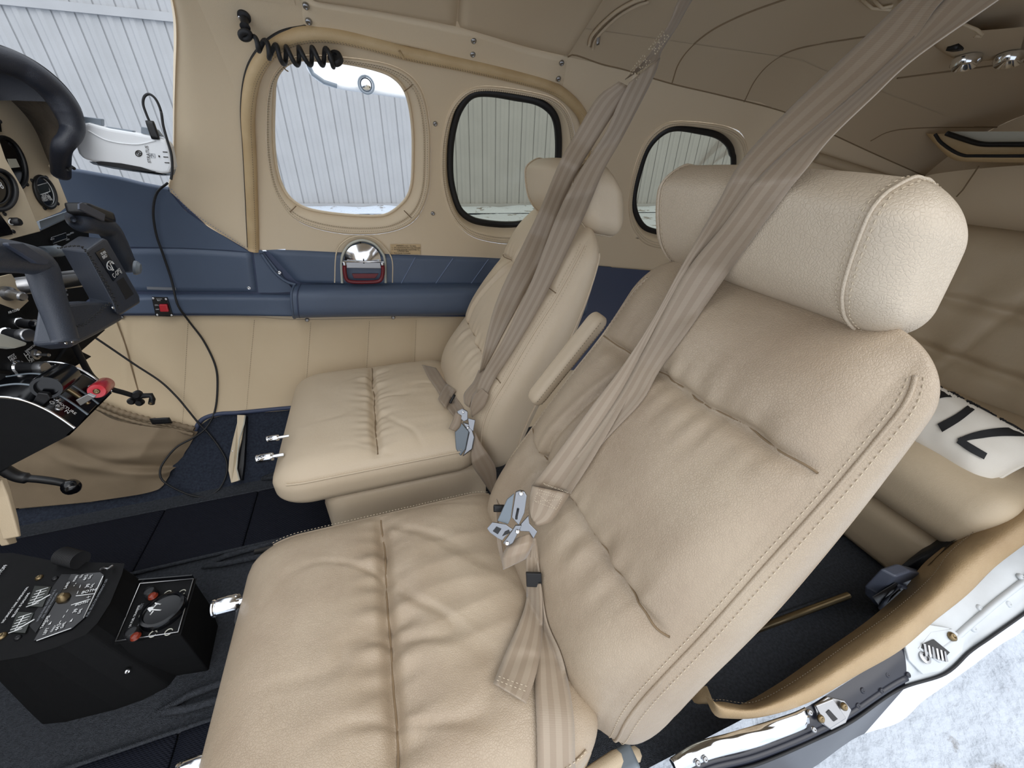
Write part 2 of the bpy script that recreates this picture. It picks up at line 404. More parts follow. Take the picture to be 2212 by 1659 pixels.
def ribbon(name, L, R, dep, material, parent, n=60, thick=0.0012, pos=None, bow=0.0, **k):
    """belt between left-edge and right-edge sight-lines at depths dep (list) or via pos(u,v,t)"""
    l = resample(L, n); r = resample(R, n); dd = None if pos else np.interp(np.linspace(0, 1, n), np.linspace(0, 1, len(dep)), dep)
    W_ = 7; V = []; uv = []
    run = 0; prev = None
    for i in range(n):
        row = []
        for j in range(W_):
            t = j/(W_-1); q = l[i]*(1-t)+r[i]*t
            p = (pos(q[0], q[1], i/(n-1), t) if pos.__code__.co_argcount > 3 else pos(q[0], q[1], i/(n-1))) if pos else PD(q[0], q[1], dd[i]-bow*math.sin(math.pi*t)); row.append(p)
        if prev is not None: run += np.linalg.norm(row[3]-prev)
        prev = row[3]
        for j, p in enumerate(row): V.append(p); uv.append((j/(W_-1), run))
    return mesh(name, V, grid_faces(n, W_), material, parent, uvs=uv, solid=thick, **k)

# ================================================================== OUTSIDE
gz = -1.30
Vg = []; ng = 160
xs = np.concatenate([np.linspace(-25, -1.2, 30), np.linspace(-1.1, 3.2, 140), np.linspace(3.5, 25, 25)])
ys = np.concatenate([np.linspace(-12, -1.8, 12), np.linspace(-1.7, 1.0, 90), np.linspace(1.3, 12, 30)])
for x in xs:
    for y in ys:
        p = Vector((x*5, y*5, 0)); h = 0.018*noise.fractal(p, 0.8, 2.0, 5)+0.03*noise.noise(p*0.25)
        Vg.append((x, y, gz+h))
g = mesh('ground_snow', Vg, [f[::-1] for f in grid_faces(len(xs), len(ys))], 'snow')
tag(g, 'trampled white snow over gravel outside the open door', None, None, 'structure')

hang = empty('hangar', (2, 11.3, gz), 'long ribbed metal hangar wall standing behind the windows', 'building')
def hy(x): return 11.25-0.05*x
sheets = {}
for tier, (z0, z1) in enumerate(((gz, 1.95), (1.95, 5.2))):
    for i in range(30):
        x0 = -14+i*1.02; b = Bag(); prof = []
        for r_ in range(3):
            xr = r_*0.34; prof += [(xr, 0), (xr+0.006, 0.022), (xr+0.028, 0.022), (xr+0.030, 0), (xr+0.12, 0), (xr+0.15, -0.02), (xr+0.215, -0.02), (xr+0.245, 0)]
        prof.append((1.02, 0)); V = []
        for px, py in prof:
            for z in (z0, z1): V.append((x0+px, hy(x0+px)+py-(0.02 if tier else 0), z))
        o = mesh('cladding_sheet', V, [f[::-1] for f in grid_faces(len(prof), 2)], 'hangar_metal', hang, smooth=False)
prism('flashing_strip', [(-14, hy(-14)-0.06, 1.93), (17, hy(17)-0.06, 1.93), (17, hy(17)-0.06, 2.06), (-14, hy(-14)-0.06, 2.06)], (0, 0.05, 0), 'hangar_metal', hang, bevel=0)
prism('base_rail', [(-14, hy(-14)-0.08, gz-0.02), (17, hy(17)-0.08, gz-0.02), (17, hy(17)-0.08, gz+0.1), (-14, hy(-14)-0.08, gz+0.1)], (0, 0.05, 0), 'hangar_metal', hang, bevel=0)
b = Bag()                                # ploughed ridge of snow along the hangar foot
for i in range(200):
    x = -14+i*0.155
    for j in range(7):
        t = j/6; b.V.append((x, hy(x)-0.2-t*1.1, gz+0.02+0.14*math.sin(math.pi*t)*(0.6+0.5*noise.noise(Vector((x*1.3, t*2, 0))))))
b.F = grid_faces(200, 7)
o = b.build('snow_bank', 'snow'); tag(o, 'low ridge of snow lying along the foot of the hangar', 'snow bank', kind='stuff')

# wing with engine nacelle seen through the first window
wing = empty('wing', P(800, 150, y=2.7), 'white aircraft wing edge at the top of the first window', 'wing')
prof = [(665, 128), (668, 150), (684, 168), (705, 180), (735, 188), (775, 194), (850, 205), (930, 216), (1010, 226)]
V = []
for u, v in resample([(a, b_) for a, b_ in prof], 40):
    for j in range(12):
        t = j/11; y = 2.45+1.6*t; p = P(u, v, y=2.45); lift = 0.10*math.sin(math.pi*min(1, t*1.1)**0.6)
        q = PD(u, v-6, p@FW/1.0) if False else p
        V.append((q[0]+0.35*t*(1 if u > 690 else 0.3), y-0.6*t, q[2]-0.012*math.sin(math.pi*t)+0.55*t))
mesh('wing_skin', V, grid_faces(40, 12), 'aircraft_white', wing, solid=0.02)
p0, p1 = P(672, 152, y=2.44), P(740, 186, y=2.44)
tube('leading_edge_boot', [P(u, v, y=2.44) for u, v in [(666, 140), (676, 160), (700, 177), (728, 186)]], 0.009, 'grey_plastic', wing)
c0 = P(791, 183, y=2.40)
tube('round_mirror_rim', [c0+0.034*(math.cos(a)*A([1, 0, 0])+math.sin(a)*A([0, 0.1, 1])) for a in np.linspace(0, 2*math.pi, 33)[:-1]], 0.0045, 'grey_plastic', wing, closed=True)
lathe('round_mirror', c0+A([0, 0.012, 0]), (0, -1, 0), [(0.033, 0), (0.02, 0.008), (0, 0.011)], 'chrome', wing)
tube('mirror_arm', [c0+A([0, 0, 0.034]), c0+A([0, 0.06, 0.12])], 0.006, 'aircraft_white', wing)

# ================================================================== CABIN SHELL
wr = empty('wall_right', M(0.2, 0), None, None, None, 'structure')
def shell(name, xr, tr, mt, parent, off=0.0, **k):
    V = [M(x, t, off) for x in xr for t in tr]
    return mesh(name, V, grid_faces(len(xr), len(tr)), mt, parent, **k)
D = math.radians
def win_loop(z, sc, off, off0=None): return [(off[0]+a/sc, off[1]+b_/sc) for a, b_ in z]
Z5 = lambda l: [(500+a/2.765, b_/2.765) for a, b_ in l]
Z6 = lambda l: [(1200+a/2.186, b_/2.186) for a, b_ in l]
w1_in = Z5([(255, 600), (262, 500), (290, 440), (340, 395), (420, 372), (540, 378), (700, 395), (860, 430), (960, 470), (1030, 540), (1065, 640), (1085, 800), (1085, 1000), (1075, 1120), (1040, 1200), (960, 1270), (880, 1295), (700, 1290), (530, 1270), (420, 1240), (340, 1180), (290, 1090), (262, 970), (250, 800)])
w1_out = Z5([(205, 700), (215, 560), (250, 450), (320, 370), (420, 330), (600, 335), (800, 355), (960, 390), (1080, 460), (1150, 570), (1185, 750), (1190, 950), (1180, 1130), (1130, 1270), (1050, 1350), (900, 1395), (700, 1400), (520, 1370), (380, 1310), (290, 1200), (240, 1080), (210, 900)])
w2_in = Z5([(1298, 1000), (1305, 850), (1340, 700), (1390, 610), (1450, 565), (1560, 560), (1700, 580), (1830, 605), (1910, 650), (1960, 720), (1978, 830), (1975, 980), (1950, 1150), (1890, 1270), (1780, 1345), (1640, 1362), (1480, 1345), (1400, 1310), (1350, 1250), (1310, 1120)])
w2_out = Z5([(1250, 950), (1265, 780), (1310, 640), (1390, 550), (1480, 515), (1620, 520), (1800, 550), (1930, 590), (2010, 670), (2050, 800), (2060, 950), (2040, 1130), (1990, 1300), (1880, 1400), (1700, 1455), (1520, 1440), (1400, 1390), (1310, 1280), (1262, 1130)])
w3_in = Z6([(375, 930), (400, 820), (440, 710), (500, 640), (570, 610), (680, 618), (780, 640), (840, 690), (858, 760), (850, 900), (820, 1020), (740, 1100), (600, 1118), (490, 1108), (420, 1080), (380, 1010)])
w3_out = Z6([(345, 950), (365, 820), (415, 680), (480, 605), (560, 572), (700, 578), (820, 600), (890, 650), (912, 750), (900, 900), (870, 1060), (790, 1150), (620, 1180), (450, 1165), (380, 1110), (350, 1040)])
def to_xt(l): return [(p[0], TH(p)) for p in (S(u, v) for u, v in l)]
def cell(x0, x1, t0, t1, lp, mt, parent, name):
    c = np.mean(np.array(lp), 0); n = len(lp)
    sx, st = 0.6, 1.0
    ang = np.array([math.atan2((t-c[1]), (x-c[0])*3) for x, t in lp]); rad = np.array([math.hypot((t-c[1]), (x-c[0])*3) for x, t in lp])
    o_ = np.argsort(ang); ang = ang[o_]; rad = rad[o_]
    A_ = list(np.linspace(-math.pi, math.pi, 161)[:-1])+[math.atan2(t-c[1], (x-c[0])*3) for x in (x0, x1) for t in (t0, t1)]
    A_ = sorted(A_); V = []; R = 8
    for a in A_:
        ri = np.interp(a, np.r_[ang[-1]-2*math.pi, ang, ang[0]+2*math.pi], np.r_[rad[-1], rad, rad[0]])
        ca, sa = math.cos(a)/3, math.sin(a)
        ro = min(((x1 if ca > 0 else x0)-c[0])/ca if abs(ca) > 1e-9 else 1e9, ((t1 if sa > 0 else t0)-c[1])/sa if abs(sa) > 1e-9 else 1e9)
        for k in range(R):
            q = ri+(ro-ri)*k/(R-1); V.append(M(c[0]+ca*q, c[1]+sa*q))
    mesh(name, V, grid_faces(len(A_), R, True, False), mt, parent)
T0, T1 = D(3), D(47)
cells = [(-0.215, 0.183, w1_out), (0.183, 0.66, w2_out), (0.74, 1.24, w3_out)]
rng = lambda a, b_, n: list(np.linspace(a, b_, n))
LP = []
for x0, x1, lo in cells:
    lp = loop_smooth([A(q) for q in to_xt(lo)], 120); LP.append(lp)
    cell(x0, x1, T0, T1, [tuple(q) for q in lp], 'trim_beige', wr, 'wall_panel')
shell('wall_panel', rng(0.66, 0.74, 3), rng(T0, T1, 12), 'trim_beige', wr)
shell('wall_panel', rng(1.24, 1.82, 16), rng(T0, T1, 16), 'trim_beige', wr)
shell('wall_panel', rng(-0.213, 1.82, 60), rng(T1, D(52), 3), 'trim_beige', wr)
shell('lower_wall', rng(-1.0, 1.82, 70), rng(D(-78), D(3), 40), 'trim_beige', wr)
# windscreen post in front of the first window
post_e = [(330, -150), (350, -80), (366, -25), (378, 30), (381, 80), (379, 150), (377, 230), (376, 310), (373, 370), (366, 410), (400, 452), (450, 488), (532, 541)]
ve = [S(u, v) for u, v in resample(post_e, 50)]; V = []
for i, p in enumerate(ve):
    th = TH(p)
    for j in range(12):
        t = j/11; x = p[0]+(-0.213-p[0])*t; o_ = 0.0045*min(1, t*5)**0.5*min(1, (1-t)*1.5)
        V.append(M(x, th, o_))
mesh('windscreen_post', V, grid_faces(50, 12), 'trim_beige', wr)
V = []                                   # rolled-over edge of the post, going outwards
for p in ve:
    for j in range(5): V.append(p-grad(p)*(0.006-0.0)*(1-j/4)*0.9+grad(p)*0.03*(j/4)+A([-0.004*math.sin(j/4*math.pi), 0, 0]))
mesh('post_edge', V, grid_faces(50, 5), 'trim_beige', wr)
stitching('stitching', [[S(u, v, 0.0085) for u, v in resample([(372, 405), (405, 446), (455, 482), (533, 534)], 30)]], 'thread_blue', wr, wd=0.0008)

def window(idx, lin_, lout, glassm, depth, gasket):
    cpx = np.mean(np.array(lout), 0)
    wn = empty('window_%d' % idx, S(*cpx), None, None, None, 'structure')
    n = 140
    lo = loop_smooth(lout, n); li = loop_smooth(lin_, n)
    # match by angle
    def byang(l):
        c = cpx; a = [math.atan2(q[1]-c[1], q[0]-c[0]) for q in l]; k = int(np.argmin(a)); s = [(x, tuple(q)) for x, q in zip(a, l)]; s.sort(); return s
    so_, si = byang(lo), byang(li); aa = np.linspace(-math.pi, math.pi, n, endpoint=False)
    def at(s, a):
        an = [x for x, _ in s]; X = [q[0] for _, q in s]; Y = [q[1] for _, q in s]
        an = [an[-1]-2*math.pi]+an+[an[0]+2*math.pi]; X = [X[-1]]+X+[X[0]]; Y = [Y[-1]]+Y+[Y[0]]
        return np.interp(a, an, X), np.interp(a, an, Y)
    O = [at(so_, a) for a in aa]; I = [at(si, a) for a in aa]
    # leather roll: (share of the way in, height towards the cabin)
    prof = [(0, -0.001), (0.04, 0.004), (0.14, 0.0065), (0.26, 0.005), (0.31, 0.002), (0.36, 0.005), (0.5, 0.0045), (0.62, 0.000), (0.8, -0.5), (1.0, -1.0)]
    V = []
    for k in range(n):
        po = S(*O[k]); pi = S(*I[k]); no = grad(po)
        for t, h in prof:
            h_ = h if h > -0.1 else h*depth
            p = po*(1-t)+pi*t; nn = grad(p); V.append(p-nn*h_)
    mesh('window_frame', V, grid_faces(n, len(prof), True, False), 'trim_beige', wn)
    st = []
    for t, h in ((0.22, 0.0066), (0.40, 0.0062)):
        ln = []
        for k in range(n+1):
            po = S(*O[k % n]); pi = S(*I[k % n]); p = po*(1-t)+pi*t; ln.append(p-grad(p)*h)
        st.append(ln)
    stitching('stitching', st, 'thread_dark', wn, wd=0.00055)
    ip = [S(*I[k]) for k in range(n)]; ip = [p+grad(p)*depth for p in ip]
    cc = sum(ip)/n
    if gasket:
        V = []
        for p in ip:
            d = nrm(cc-p)
            for f, h in ((-0.003, 0.004), (0.0, 0.008), (0.010, 0.009), (0.0145, 0.006), (0.0155, -0.004)): V.append(p+d*f-grad(p)*h)
        mesh('gasket', V, grid_faces(n, 5, True, False), 'gasket', wn)
    else:
        tube('inner_lip', [p-grad(p)*0.003 for p in ip], 0.0035, 'trim_beige', wn, closed=True)
    V = []; R = 8
    for p in ip:
        for r_ in range(R):
            q = p+(cc-p)*(r_/(R-1))*0.999; V.append(q+A([0, 0.012*(r_/(R-1)), 0]))
    mesh('window_pane', V, grid_faces(n, R, True, False), glassm, wn)
    # outer reveal of the skin
    return wn
window(1, w1_in, w1_out, 'glass_clear', 0.012, False)
window(2, w2_in, w2_out, 'glass_tinted', 0.018, True)
window(3, w3_in, w3_out, 'glass_tinted', 0.018, True)
# seams across the rolls
bw = bpy.data.objects['window_1']
for a, b_ in (((612, 140), (622, 152)), ((872, 193), (893, 178)), ((627, 456), (640, 444)), ((872, 453), (893, 475))):
    tube('roll_seam', [S(*a, 0.007), S((a[0]+b_[0])/2, (a[1]+b_[1])/2, 0.007), S(*b_, 0.003)], 0.0011, 'seam_dark', bw)

# headliner over the whole roof
ce = empty('ceiling', M(0.6, D(90)), None, None, None, 'structure')
shell('headliner', rng(-0.225, 1.82, 50), rng(D(51.5), D(140), 60), 'headliner', ce)
V = [M(x, t, 0.0012) for x in rng(-0.224, -0.065, 8) for t in rng(D(51), D(80), 12)]
mesh('wall_panel', V, grid_faces(8, 12), 'trim_beige', wr)
# valance strip with snap fasteners
vt = [(650, -14), (683, 0), (811, 22), (900, 40), (986, 58), (1042, 69), (1133, 101), (1226, 124)]
vb = [(655, 56), (700, 62), (740, 70), (825, 87), (930, 110), (1006, 134), (1110, 160), (1216, 185)]
loft_px('valance_strip', vt, vb, pad(0.007), 'trim_beige', wr, nu=70, nv=14)
for q in ((660, 6), (666, 40), (1022, 82), (1020, 112), (1212, 131), (1205, 166)):
    p = S(*q, 0.007); screw(p, -grad(p), 0.0058, 'steel', wr, 'snap_fastener')
for q in ((940, 267), (935, 461)):
    p = S(*q, 0.001); screw(p, -grad(p), 0.0055, 'steel', wr)
for q in ((605, 587), (540, 620)):
    p = S(*q, 0.010); screw(p, -grad(p), 0.0055, 'chrome', wr)
for q in ((849, 685), (664, 690), (265, 683)):
    p = S(*q, 0.008); screw(p, -grad(p), 0.0055, 'steel', wr)
# front headliner bulge panels above the valance
loft_px('headliner_panel', [(-20+540, -120), (760, -120), (1000, -120)], [(672, -4), (811, 20), (985, 57)], pad(0.012), 'headliner', ce, nu=40, nv=16)
loft_px('headliner_panel', [(1000, -120), (1200, -120), (1340, -60)], [(988, 57), (1133, 100), (1226, 122)], pad(0.014), 'headliner', ce, nu=40, nv=16)
def seam(px, name='seam', off=0.0008, r=0.0011, m='seam_dark', parent=None, n=40, sm=True):
    return tube(name, [S(u, v, off) for u, v in resample(px, n, sm)], r, m, parent, seg=6)
Zb = lambda l: [(1200+a/2.186, b_/2.186) for a, b_ in l]
seam([(1226, 122), (1242, 118), (1300, 138), (1350, 150), (1450, 180), (1560, 206), (1690, 240), (1760, 272), (1880, 328), (2015, 388)], parent=ce, r=0.0018, n=80)
seam(Zb([(550, 390), (580, 300), (640, 220), (740, 140), (880, 70), (1040, 10), (1200, -40)]), parent=ce, r=0.0018)
seam(Zb([(890, 480), (940, 380), (1010, 300), (1110, 240), (1250, 205), (1440, 175), (1600, 150)]), parent=ce, r=0.0018)
seam(Zb([(45, 250), (75, 170), (110, 90), (140, 60), (200, 0), (260, -60)]), parent=ce, r=0.0018)
seam([(1938, 168), (2060, 152), (2212, 132), (2300, 120)], parent=ce, r=0.002)
seam([(1880, 304), (1920, 284), (1980, 276), (2100, 274), (2260, 276)], parent=ce, r=0.002)
sx_ = [S(u, v) for u, v in ((1226, 122), (1300, 138), (1450, 180), (1560, 206), (1690, 240), (1760, 272), (1880, 328), (2015, 388))]
xq = rng(0.46, 1.80, 70); V = []
for x in xq:
    t0 = np.interp(x, [p[0] for p in sx_], [TH(p) for p in sx_])
    for t in rng(t0, max(t0+0.02, D(54)), 10): V.append(M(x, t, 0.0012))
mesh('headliner_edge', V, grid_faces(70, 10), 'headliner', ce)
# zip in the headliner
zp = empty_part('zip_opening', S(1300, 50), ce)
zl = Zb([(165, 215), (178, 170), (230, 110), (300, 50), (380, 5), (430, -10)])
for d in (-4, 4): tube('zip_edge', [S(u+d, v+d, 0.004) for u, v in resample(zl, 30)], 0.0035, 'headliner', zp, seg=8)
tube('zip_teeth', [S(u, v, 0.002) for u, v in resample(zl, 30)], 0.003, 'seam_dark', zp, seg=6)
q = S(1292, 75, 0.006); obox('zip_pull', q, (1, 0, 0.4), (0, 0, 1), -grad(q), (0.004, 0.012, 0.002), 0.0015, 'steel', zp, n=(4, 4, 2))

# escape hatch seal
sl = [(549, 541), (545, 434), (540, 325), (536, 253), (541, 190), (554, 145), (580, 108), (620, 80), (674, 68), (735, 73), (825, 95), (880, 110), (1006, 136), (1115, 162), (1187, 184), (1230, 213), (1256, 246), (1264, 280), (1264, 330), (1250, 400), (1235, 460), (1225, 560)]
hs = empty_part('hatch_seal', S(545, 300), wr, label='yellowed padded leather hatch seal')
P_ = [S(u, v, 0.006) for u, v in resample(sl, 160)]
tube('seal_roll', P_, 0.0125, 'seal_leather', hs, seg=14)
stitching('stitching', [[S(u+du*1.0, v+dv*1.0, 0.0178) for (u, v) in resample(sl, 160)] for du, dv in ((2, 3), (7, 7))], 'thread_dark', hs, wd=0.0006)
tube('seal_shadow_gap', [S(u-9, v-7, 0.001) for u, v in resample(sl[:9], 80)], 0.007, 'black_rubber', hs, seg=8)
for q in ((862, 100),): tube('seal_joint', [S(q[0]-3, q[1]-6, 0.017), S(q[0]+4, q[1]+4, 0.019), S(q[0]+8, q[1]+14, 0.016)], 0.002, 'seal_leather', hs)

# side windscreen glass, coaming beyond it
wd_ = empty('window_4', S(260, 200), None, None, None, 'structure')
V = [M(x, t, -0.004) for x in rng(-1.05, -0.24, 20) for t in rng(D(8), D(120), 30)]
V = [A(p)+grad(A(p))*0.012 for p in V]
mesh('windscreen_pane', V, grid_faces(20, 30), 'glass_clear', wd_)

# ---------------- blue side panels
ub = [(80, 340), (110, 355), (140, 366), (200, 377), (260, 388), (310, 400), (352, 408), (366, 410), (400, 452), (450, 488), (536, 541)]
blue_low = [(80, 526), (192, 530), (250, 531), (300, 532), (350, 533), (400, 534), (440, 536), (480, 538), (510, 540), (537, 543)]
loft_px('blue_backing', [(80, 340)]+[(140, 366), (366, 411), (450, 489), (540, 542), (640, 542), (850, 550), (1060, 558), (1330, 578)], [(80, 680), (200, 681), (300, 681), (400, 681), (500, 681), (640, 683), (850, 683), (1100, 684), (1330, 690)], 0.003, 'blue_dark', wr, nu=90, nv=20, sm=(False, False))
bp1 = loft_px('blue_upper_panel', ub, blue_low, 0.006, 'blue_leather', wr, nu=90, nv=20, sm=(False, False))
V = [];                                  # sill roll under the side windscreen
tube('sill_roll', [S(u, v, 0.0) for u, v in resample(ub[:8], 30)], 0.006, 'blue_leather', wr)
loft_px('blue_middle_panel', [(250, 534), (400, 534), (546, 543)], [(270, 630), (400, 632), (558, 632)], pad(0.012, 0.03), 'blue_leather', wr, nu=40, nv=14)
loft_px('blue_ledge', [(250, 634), (400, 633), (650, 634)], [(262, 676), (450, 677), (655, 683)], lambda s, t: 0.022*min(1, t*6)**0.5*min(1, (1-t)*14)**0.5, 'blue_leather', wr, nu=40, nv=16)
loft_px('blue_corner_panel', [(549, 540), (566, 538), (572, 545)], [(560, 630), (600, 630), (638, 628)], lambda s, t: 0.010, 'blue_leather', wr, nu=24, nv=14)
hatch_top = [(572, 538), (650, 541), (735, 545), (850, 549), (960, 553), (1060, 557), (1200, 566), (1330, 577)]
loft_px('blue_hatch_panel', hatch_top, [(640, 612), (700, 614), (780, 616), (900, 617), (1000, 617), (1100, 620), (1230, 630), (1330, 640)], pad(0.011, 0.03), 'blue_leather', wr, nu=70, nv=14)
loft_px('blue_rear_panel', [(1200, 568), (1330, 577), (1500, 592)], [(1200, 800), (1350, 800), (1500, 800)], 0.013, 'blue_dark', wr, nu=20, nv=8)
for a, b_ in (((896, 554), (866, 610)), ((977, 556), (940, 610)), ((1053, 558), (1016, 610))):
    seam([a, ((a[0]+b_[0])/2, (a[1]+b_[1])/2), b_], off=0.0118, r=0.0012, m='thread_blue', parent=wr)
tube('corner_piping', [S(u, v, 0.014) for u, v in resample([(566, 544), (580, 565), (598, 588), (620, 605), (640, 612)], 30)], 0.004, 'blue_leather', wr)
pl = empty_part('printed_strip', S(352, 620), wr)
loft_px('strip_plate', [(322, 616), (384, 618)], [(323, 622), (385, 624)], 0.0135, 'grey_print', pl, nu=6, nv=2, sm=(False, False))

# quilted lower panel
qt = [(262, 684), (400, 683), (545, 684), (640, 690), (800, 688), (1000, 684), (1100, 684)]
qb = [(262, 1010), (400, 935), (470, 900), (602, 888), (800, 870), (1000, 860), (1100, 856)]
qs = [(262, 684), (405, 683), (548, 684), (672, 690), (794, 690), (898, 690), (1000, 690)]
def qoff(s, t):
    xs_ = [0, .03, .175, .345, .49, .64, .76, .88, 1.0]
    d = min(abs(s-a) for a in xs_); return 0.004+0.006*(1-math.exp(-(d/0.022)))*min(1, t*12)
loft_px('quilted_panel', qt, qb, qoff, 'quilt_beige', wr, nu=220, nv=26)
st = []
for s in (.175, .345, .49, .64, .76, .88):
    a = resample(qt, 201)[int(s*200)]; b_ = resample(qb, 201)[int(s*200)]
    st.append([S(*(a*(1-t)+b_*t), 0.0058) for t in np.linspace(0.03, 1, 24)])
stitching('stitching', st, 'thread_dark', wr, wd=0.0006)
# carpet on the curve of the wall, with blue binding
loft_px('side_carpet', [(-60, 1110), (60, 1098), (200, 1085), (345, 1058), (400, 960), (425, 926), (470, 893), (602, 884), (1000, 870)], [(-60, 1220), (60, 1190), (300, 1120), (420, 1097), (500, 1080), (602, 1058), (1000, 990)], 0.006, 'carpet_side', wr, nu=80, nv=14, sm=(False, False))
tube('carpet_binding', [S(u, v, 0.010) for u, v in resample([(425, 930), (440, 906), (475, 894), (520, 891), (602, 883), (700, 875)], 40)], 0.006, 'blue_dark', wr)

# ---------------- floor
FZ = -0.80
fl = empty('floor', (0.1, 0.55, FZ), None, None, None, 'structure')
V = [(x, y, FZ) for x in rng(-1.05, 1.82, 60) for y in rng(0.115, 1.0, 30)]
mesh('carpet', V, [f[::-1] for f in grid_faces(60, 30)], 'carpet', fl)
def matg(name, xr, y0, y1, parent=None):
    cx, hx = sum(xr)/2, (xr[1]-xr[0])/2
    o = Soft((hx, (y1-y0)/2, 0.004), (0.004, 0.004, 0.003), lambda q: A([q[0]+cx, q[1]+(y0+y1)/2, q[2]+FZ+0.005])).build(name, 'rubber_mat', parent, n=(30, 20, 3)); return o
m1 = empty('floor_mat', (-0.4, 0.8, FZ+0.001), 'black ribbed mat strip on the floor below the far seat', 'floor mat', 'floor mats')
matg('mat_panel', (-1.0, -0.585), 0.725, 0.905, m1); matg('mat_panel', (-0.583, -0.38), 0.725, 0.905, m1); matg('mat_panel', (-0.378, 0.05), 0.725, 0.905, m1)
for yy in (0.724, 0.906): tube('mat_binding', [(-1.0, yy, FZ+0.006), (0.05, yy, FZ+0.006)], 0.004, 'carpet', m1)
m2 = empty('floor_mat', (-0.5, 0.25, FZ+0.001), 'black ribbed mat beside the near seat and the door', 'floor mat', 'floor mats')
matg('mat_panel', (-1.0, -0.395), 0.13, 0.385, m2); matg('mat_panel', (-0.393, 0.1), 0.13, 0.385, m2)
tube('mat_binding', [(-1.0, 0.387, FZ+0.006), (0.1, 0.387, FZ+0.006)], 0.004, 'carpet', m2)
# rails: slits in the carpet with a metal rail
for i, (yy, x0, x1) in enumerate(((0.70, -0.43, 0.25), (0.425, -0.415, 0.25), (0.955, -0.36, 0.25))):
    r_ = empty('seat_rail', (x0, yy, FZ), ['steel seat rail in the carpet slit on the aisle side', 'steel seat rail in the carpet slit by the door mat', 'steel seat rail against the side carpet under the far seat'][i], 'rail', 'seat rails')
    obox('rail', ((x0+x1)/2+0.04, yy, FZ+0.006), (1, 0, 0), (0, 1, 0), (0, 0, 1), ((x1-x0)/2-0.04, 0.006, 0.008), 0.002, 'steel', r_, n=(4, 2, 2))
    for s in (-1, 1): tube('slit_edge', [(x0-0.02, yy, FZ+0.004), (x0+0.02, yy+s*0.010, FZ+0.008), (x0+0.12, yy+s*0.016, FZ+0.009), (x1, yy+s*0.016, FZ+0.008)], 0.006, 'carpet', r_)

wf = empty('wall_front', (-1.04, 0.6, -0.5), None, None, None, 'structure')
V = [(-1.04-0.05*math.sin(math.pi*i/9), 0.06+1.08*j/11, -0.82+0.72*i/9) for i in range(10) for j in range(12)]
mesh('firewall_panel', V, grid_faces(10, 12), 'console_black', wf)
# ---------------- rear bulkhead and near wall
bk = empty('wall_back', (1.8, 0.58, -0.2), None, None, None, 'structure')
V = []
for t in rng(D(-88), D(268), 60):
    p = M(1.80, t); c = A([1.84, YC, -0.35])
    for k in range(8): V.append(p*(1-k/7)+c*(k/7))
mesh('bulkhead_panel', V, grid_faces(60, 8), 'trim_beige', bk)
wl = empty('wall_left', (1.2, 0.05, -0.4), None, None, None, 'structure')
shell('near_wall', rng(1.12, 1.82, 20), rng(D(139), D(262), 40), 'trim_beige', wl)
shell('near_wall_forward', rng(-1.05, -0.62, 10), rng(D(150), D(262), 40), 'trim_beige', wl)

# ================================================================== SEATS
FH = [0, .10, .22, .34, .48, .62, .78, .90, 1.0]
FX = [.185, .160, .150, .165, .212, .262, .325, .368, .405]
FZs = [-.70, -.64, -.565, -.495, -.415, -.335, -.245, -.175, -.118]
RX = [.255, .285, .315, .345, .385, .412, .432, .440, .435]
RZ = [-.70, -.635, -.56, -.49, -.41, -.33, -.25, -.18, -.125]
def interp_s(h, ys):                    # smooth curve through the profile
    h = min(1, max(0, h)); n = len(FH); i = max(0, min(n-2, int(np.searchsorted(FH, h))-1)); t = (h-FH[i])/(FH[i+1]-FH[i])
    m = lambda k: (ys[min(n-1, k+1)]-ys[max(0, k-1)])/(FH[min(n-1, k+1)]-FH[max(0, k-1)])*(FH[i+1]-FH[i])
    h00 = 2*t**3-3*t**2+1; h10 = t**3-2*t**2+t; h01 = -2*t**3+3*t**2; h11 = t**3-t**2
    return h00*ys[i]+h10*m(i)+h01*ys[i+1]+h11*m(i+1)
def fold(x): return math.exp(-x*x)
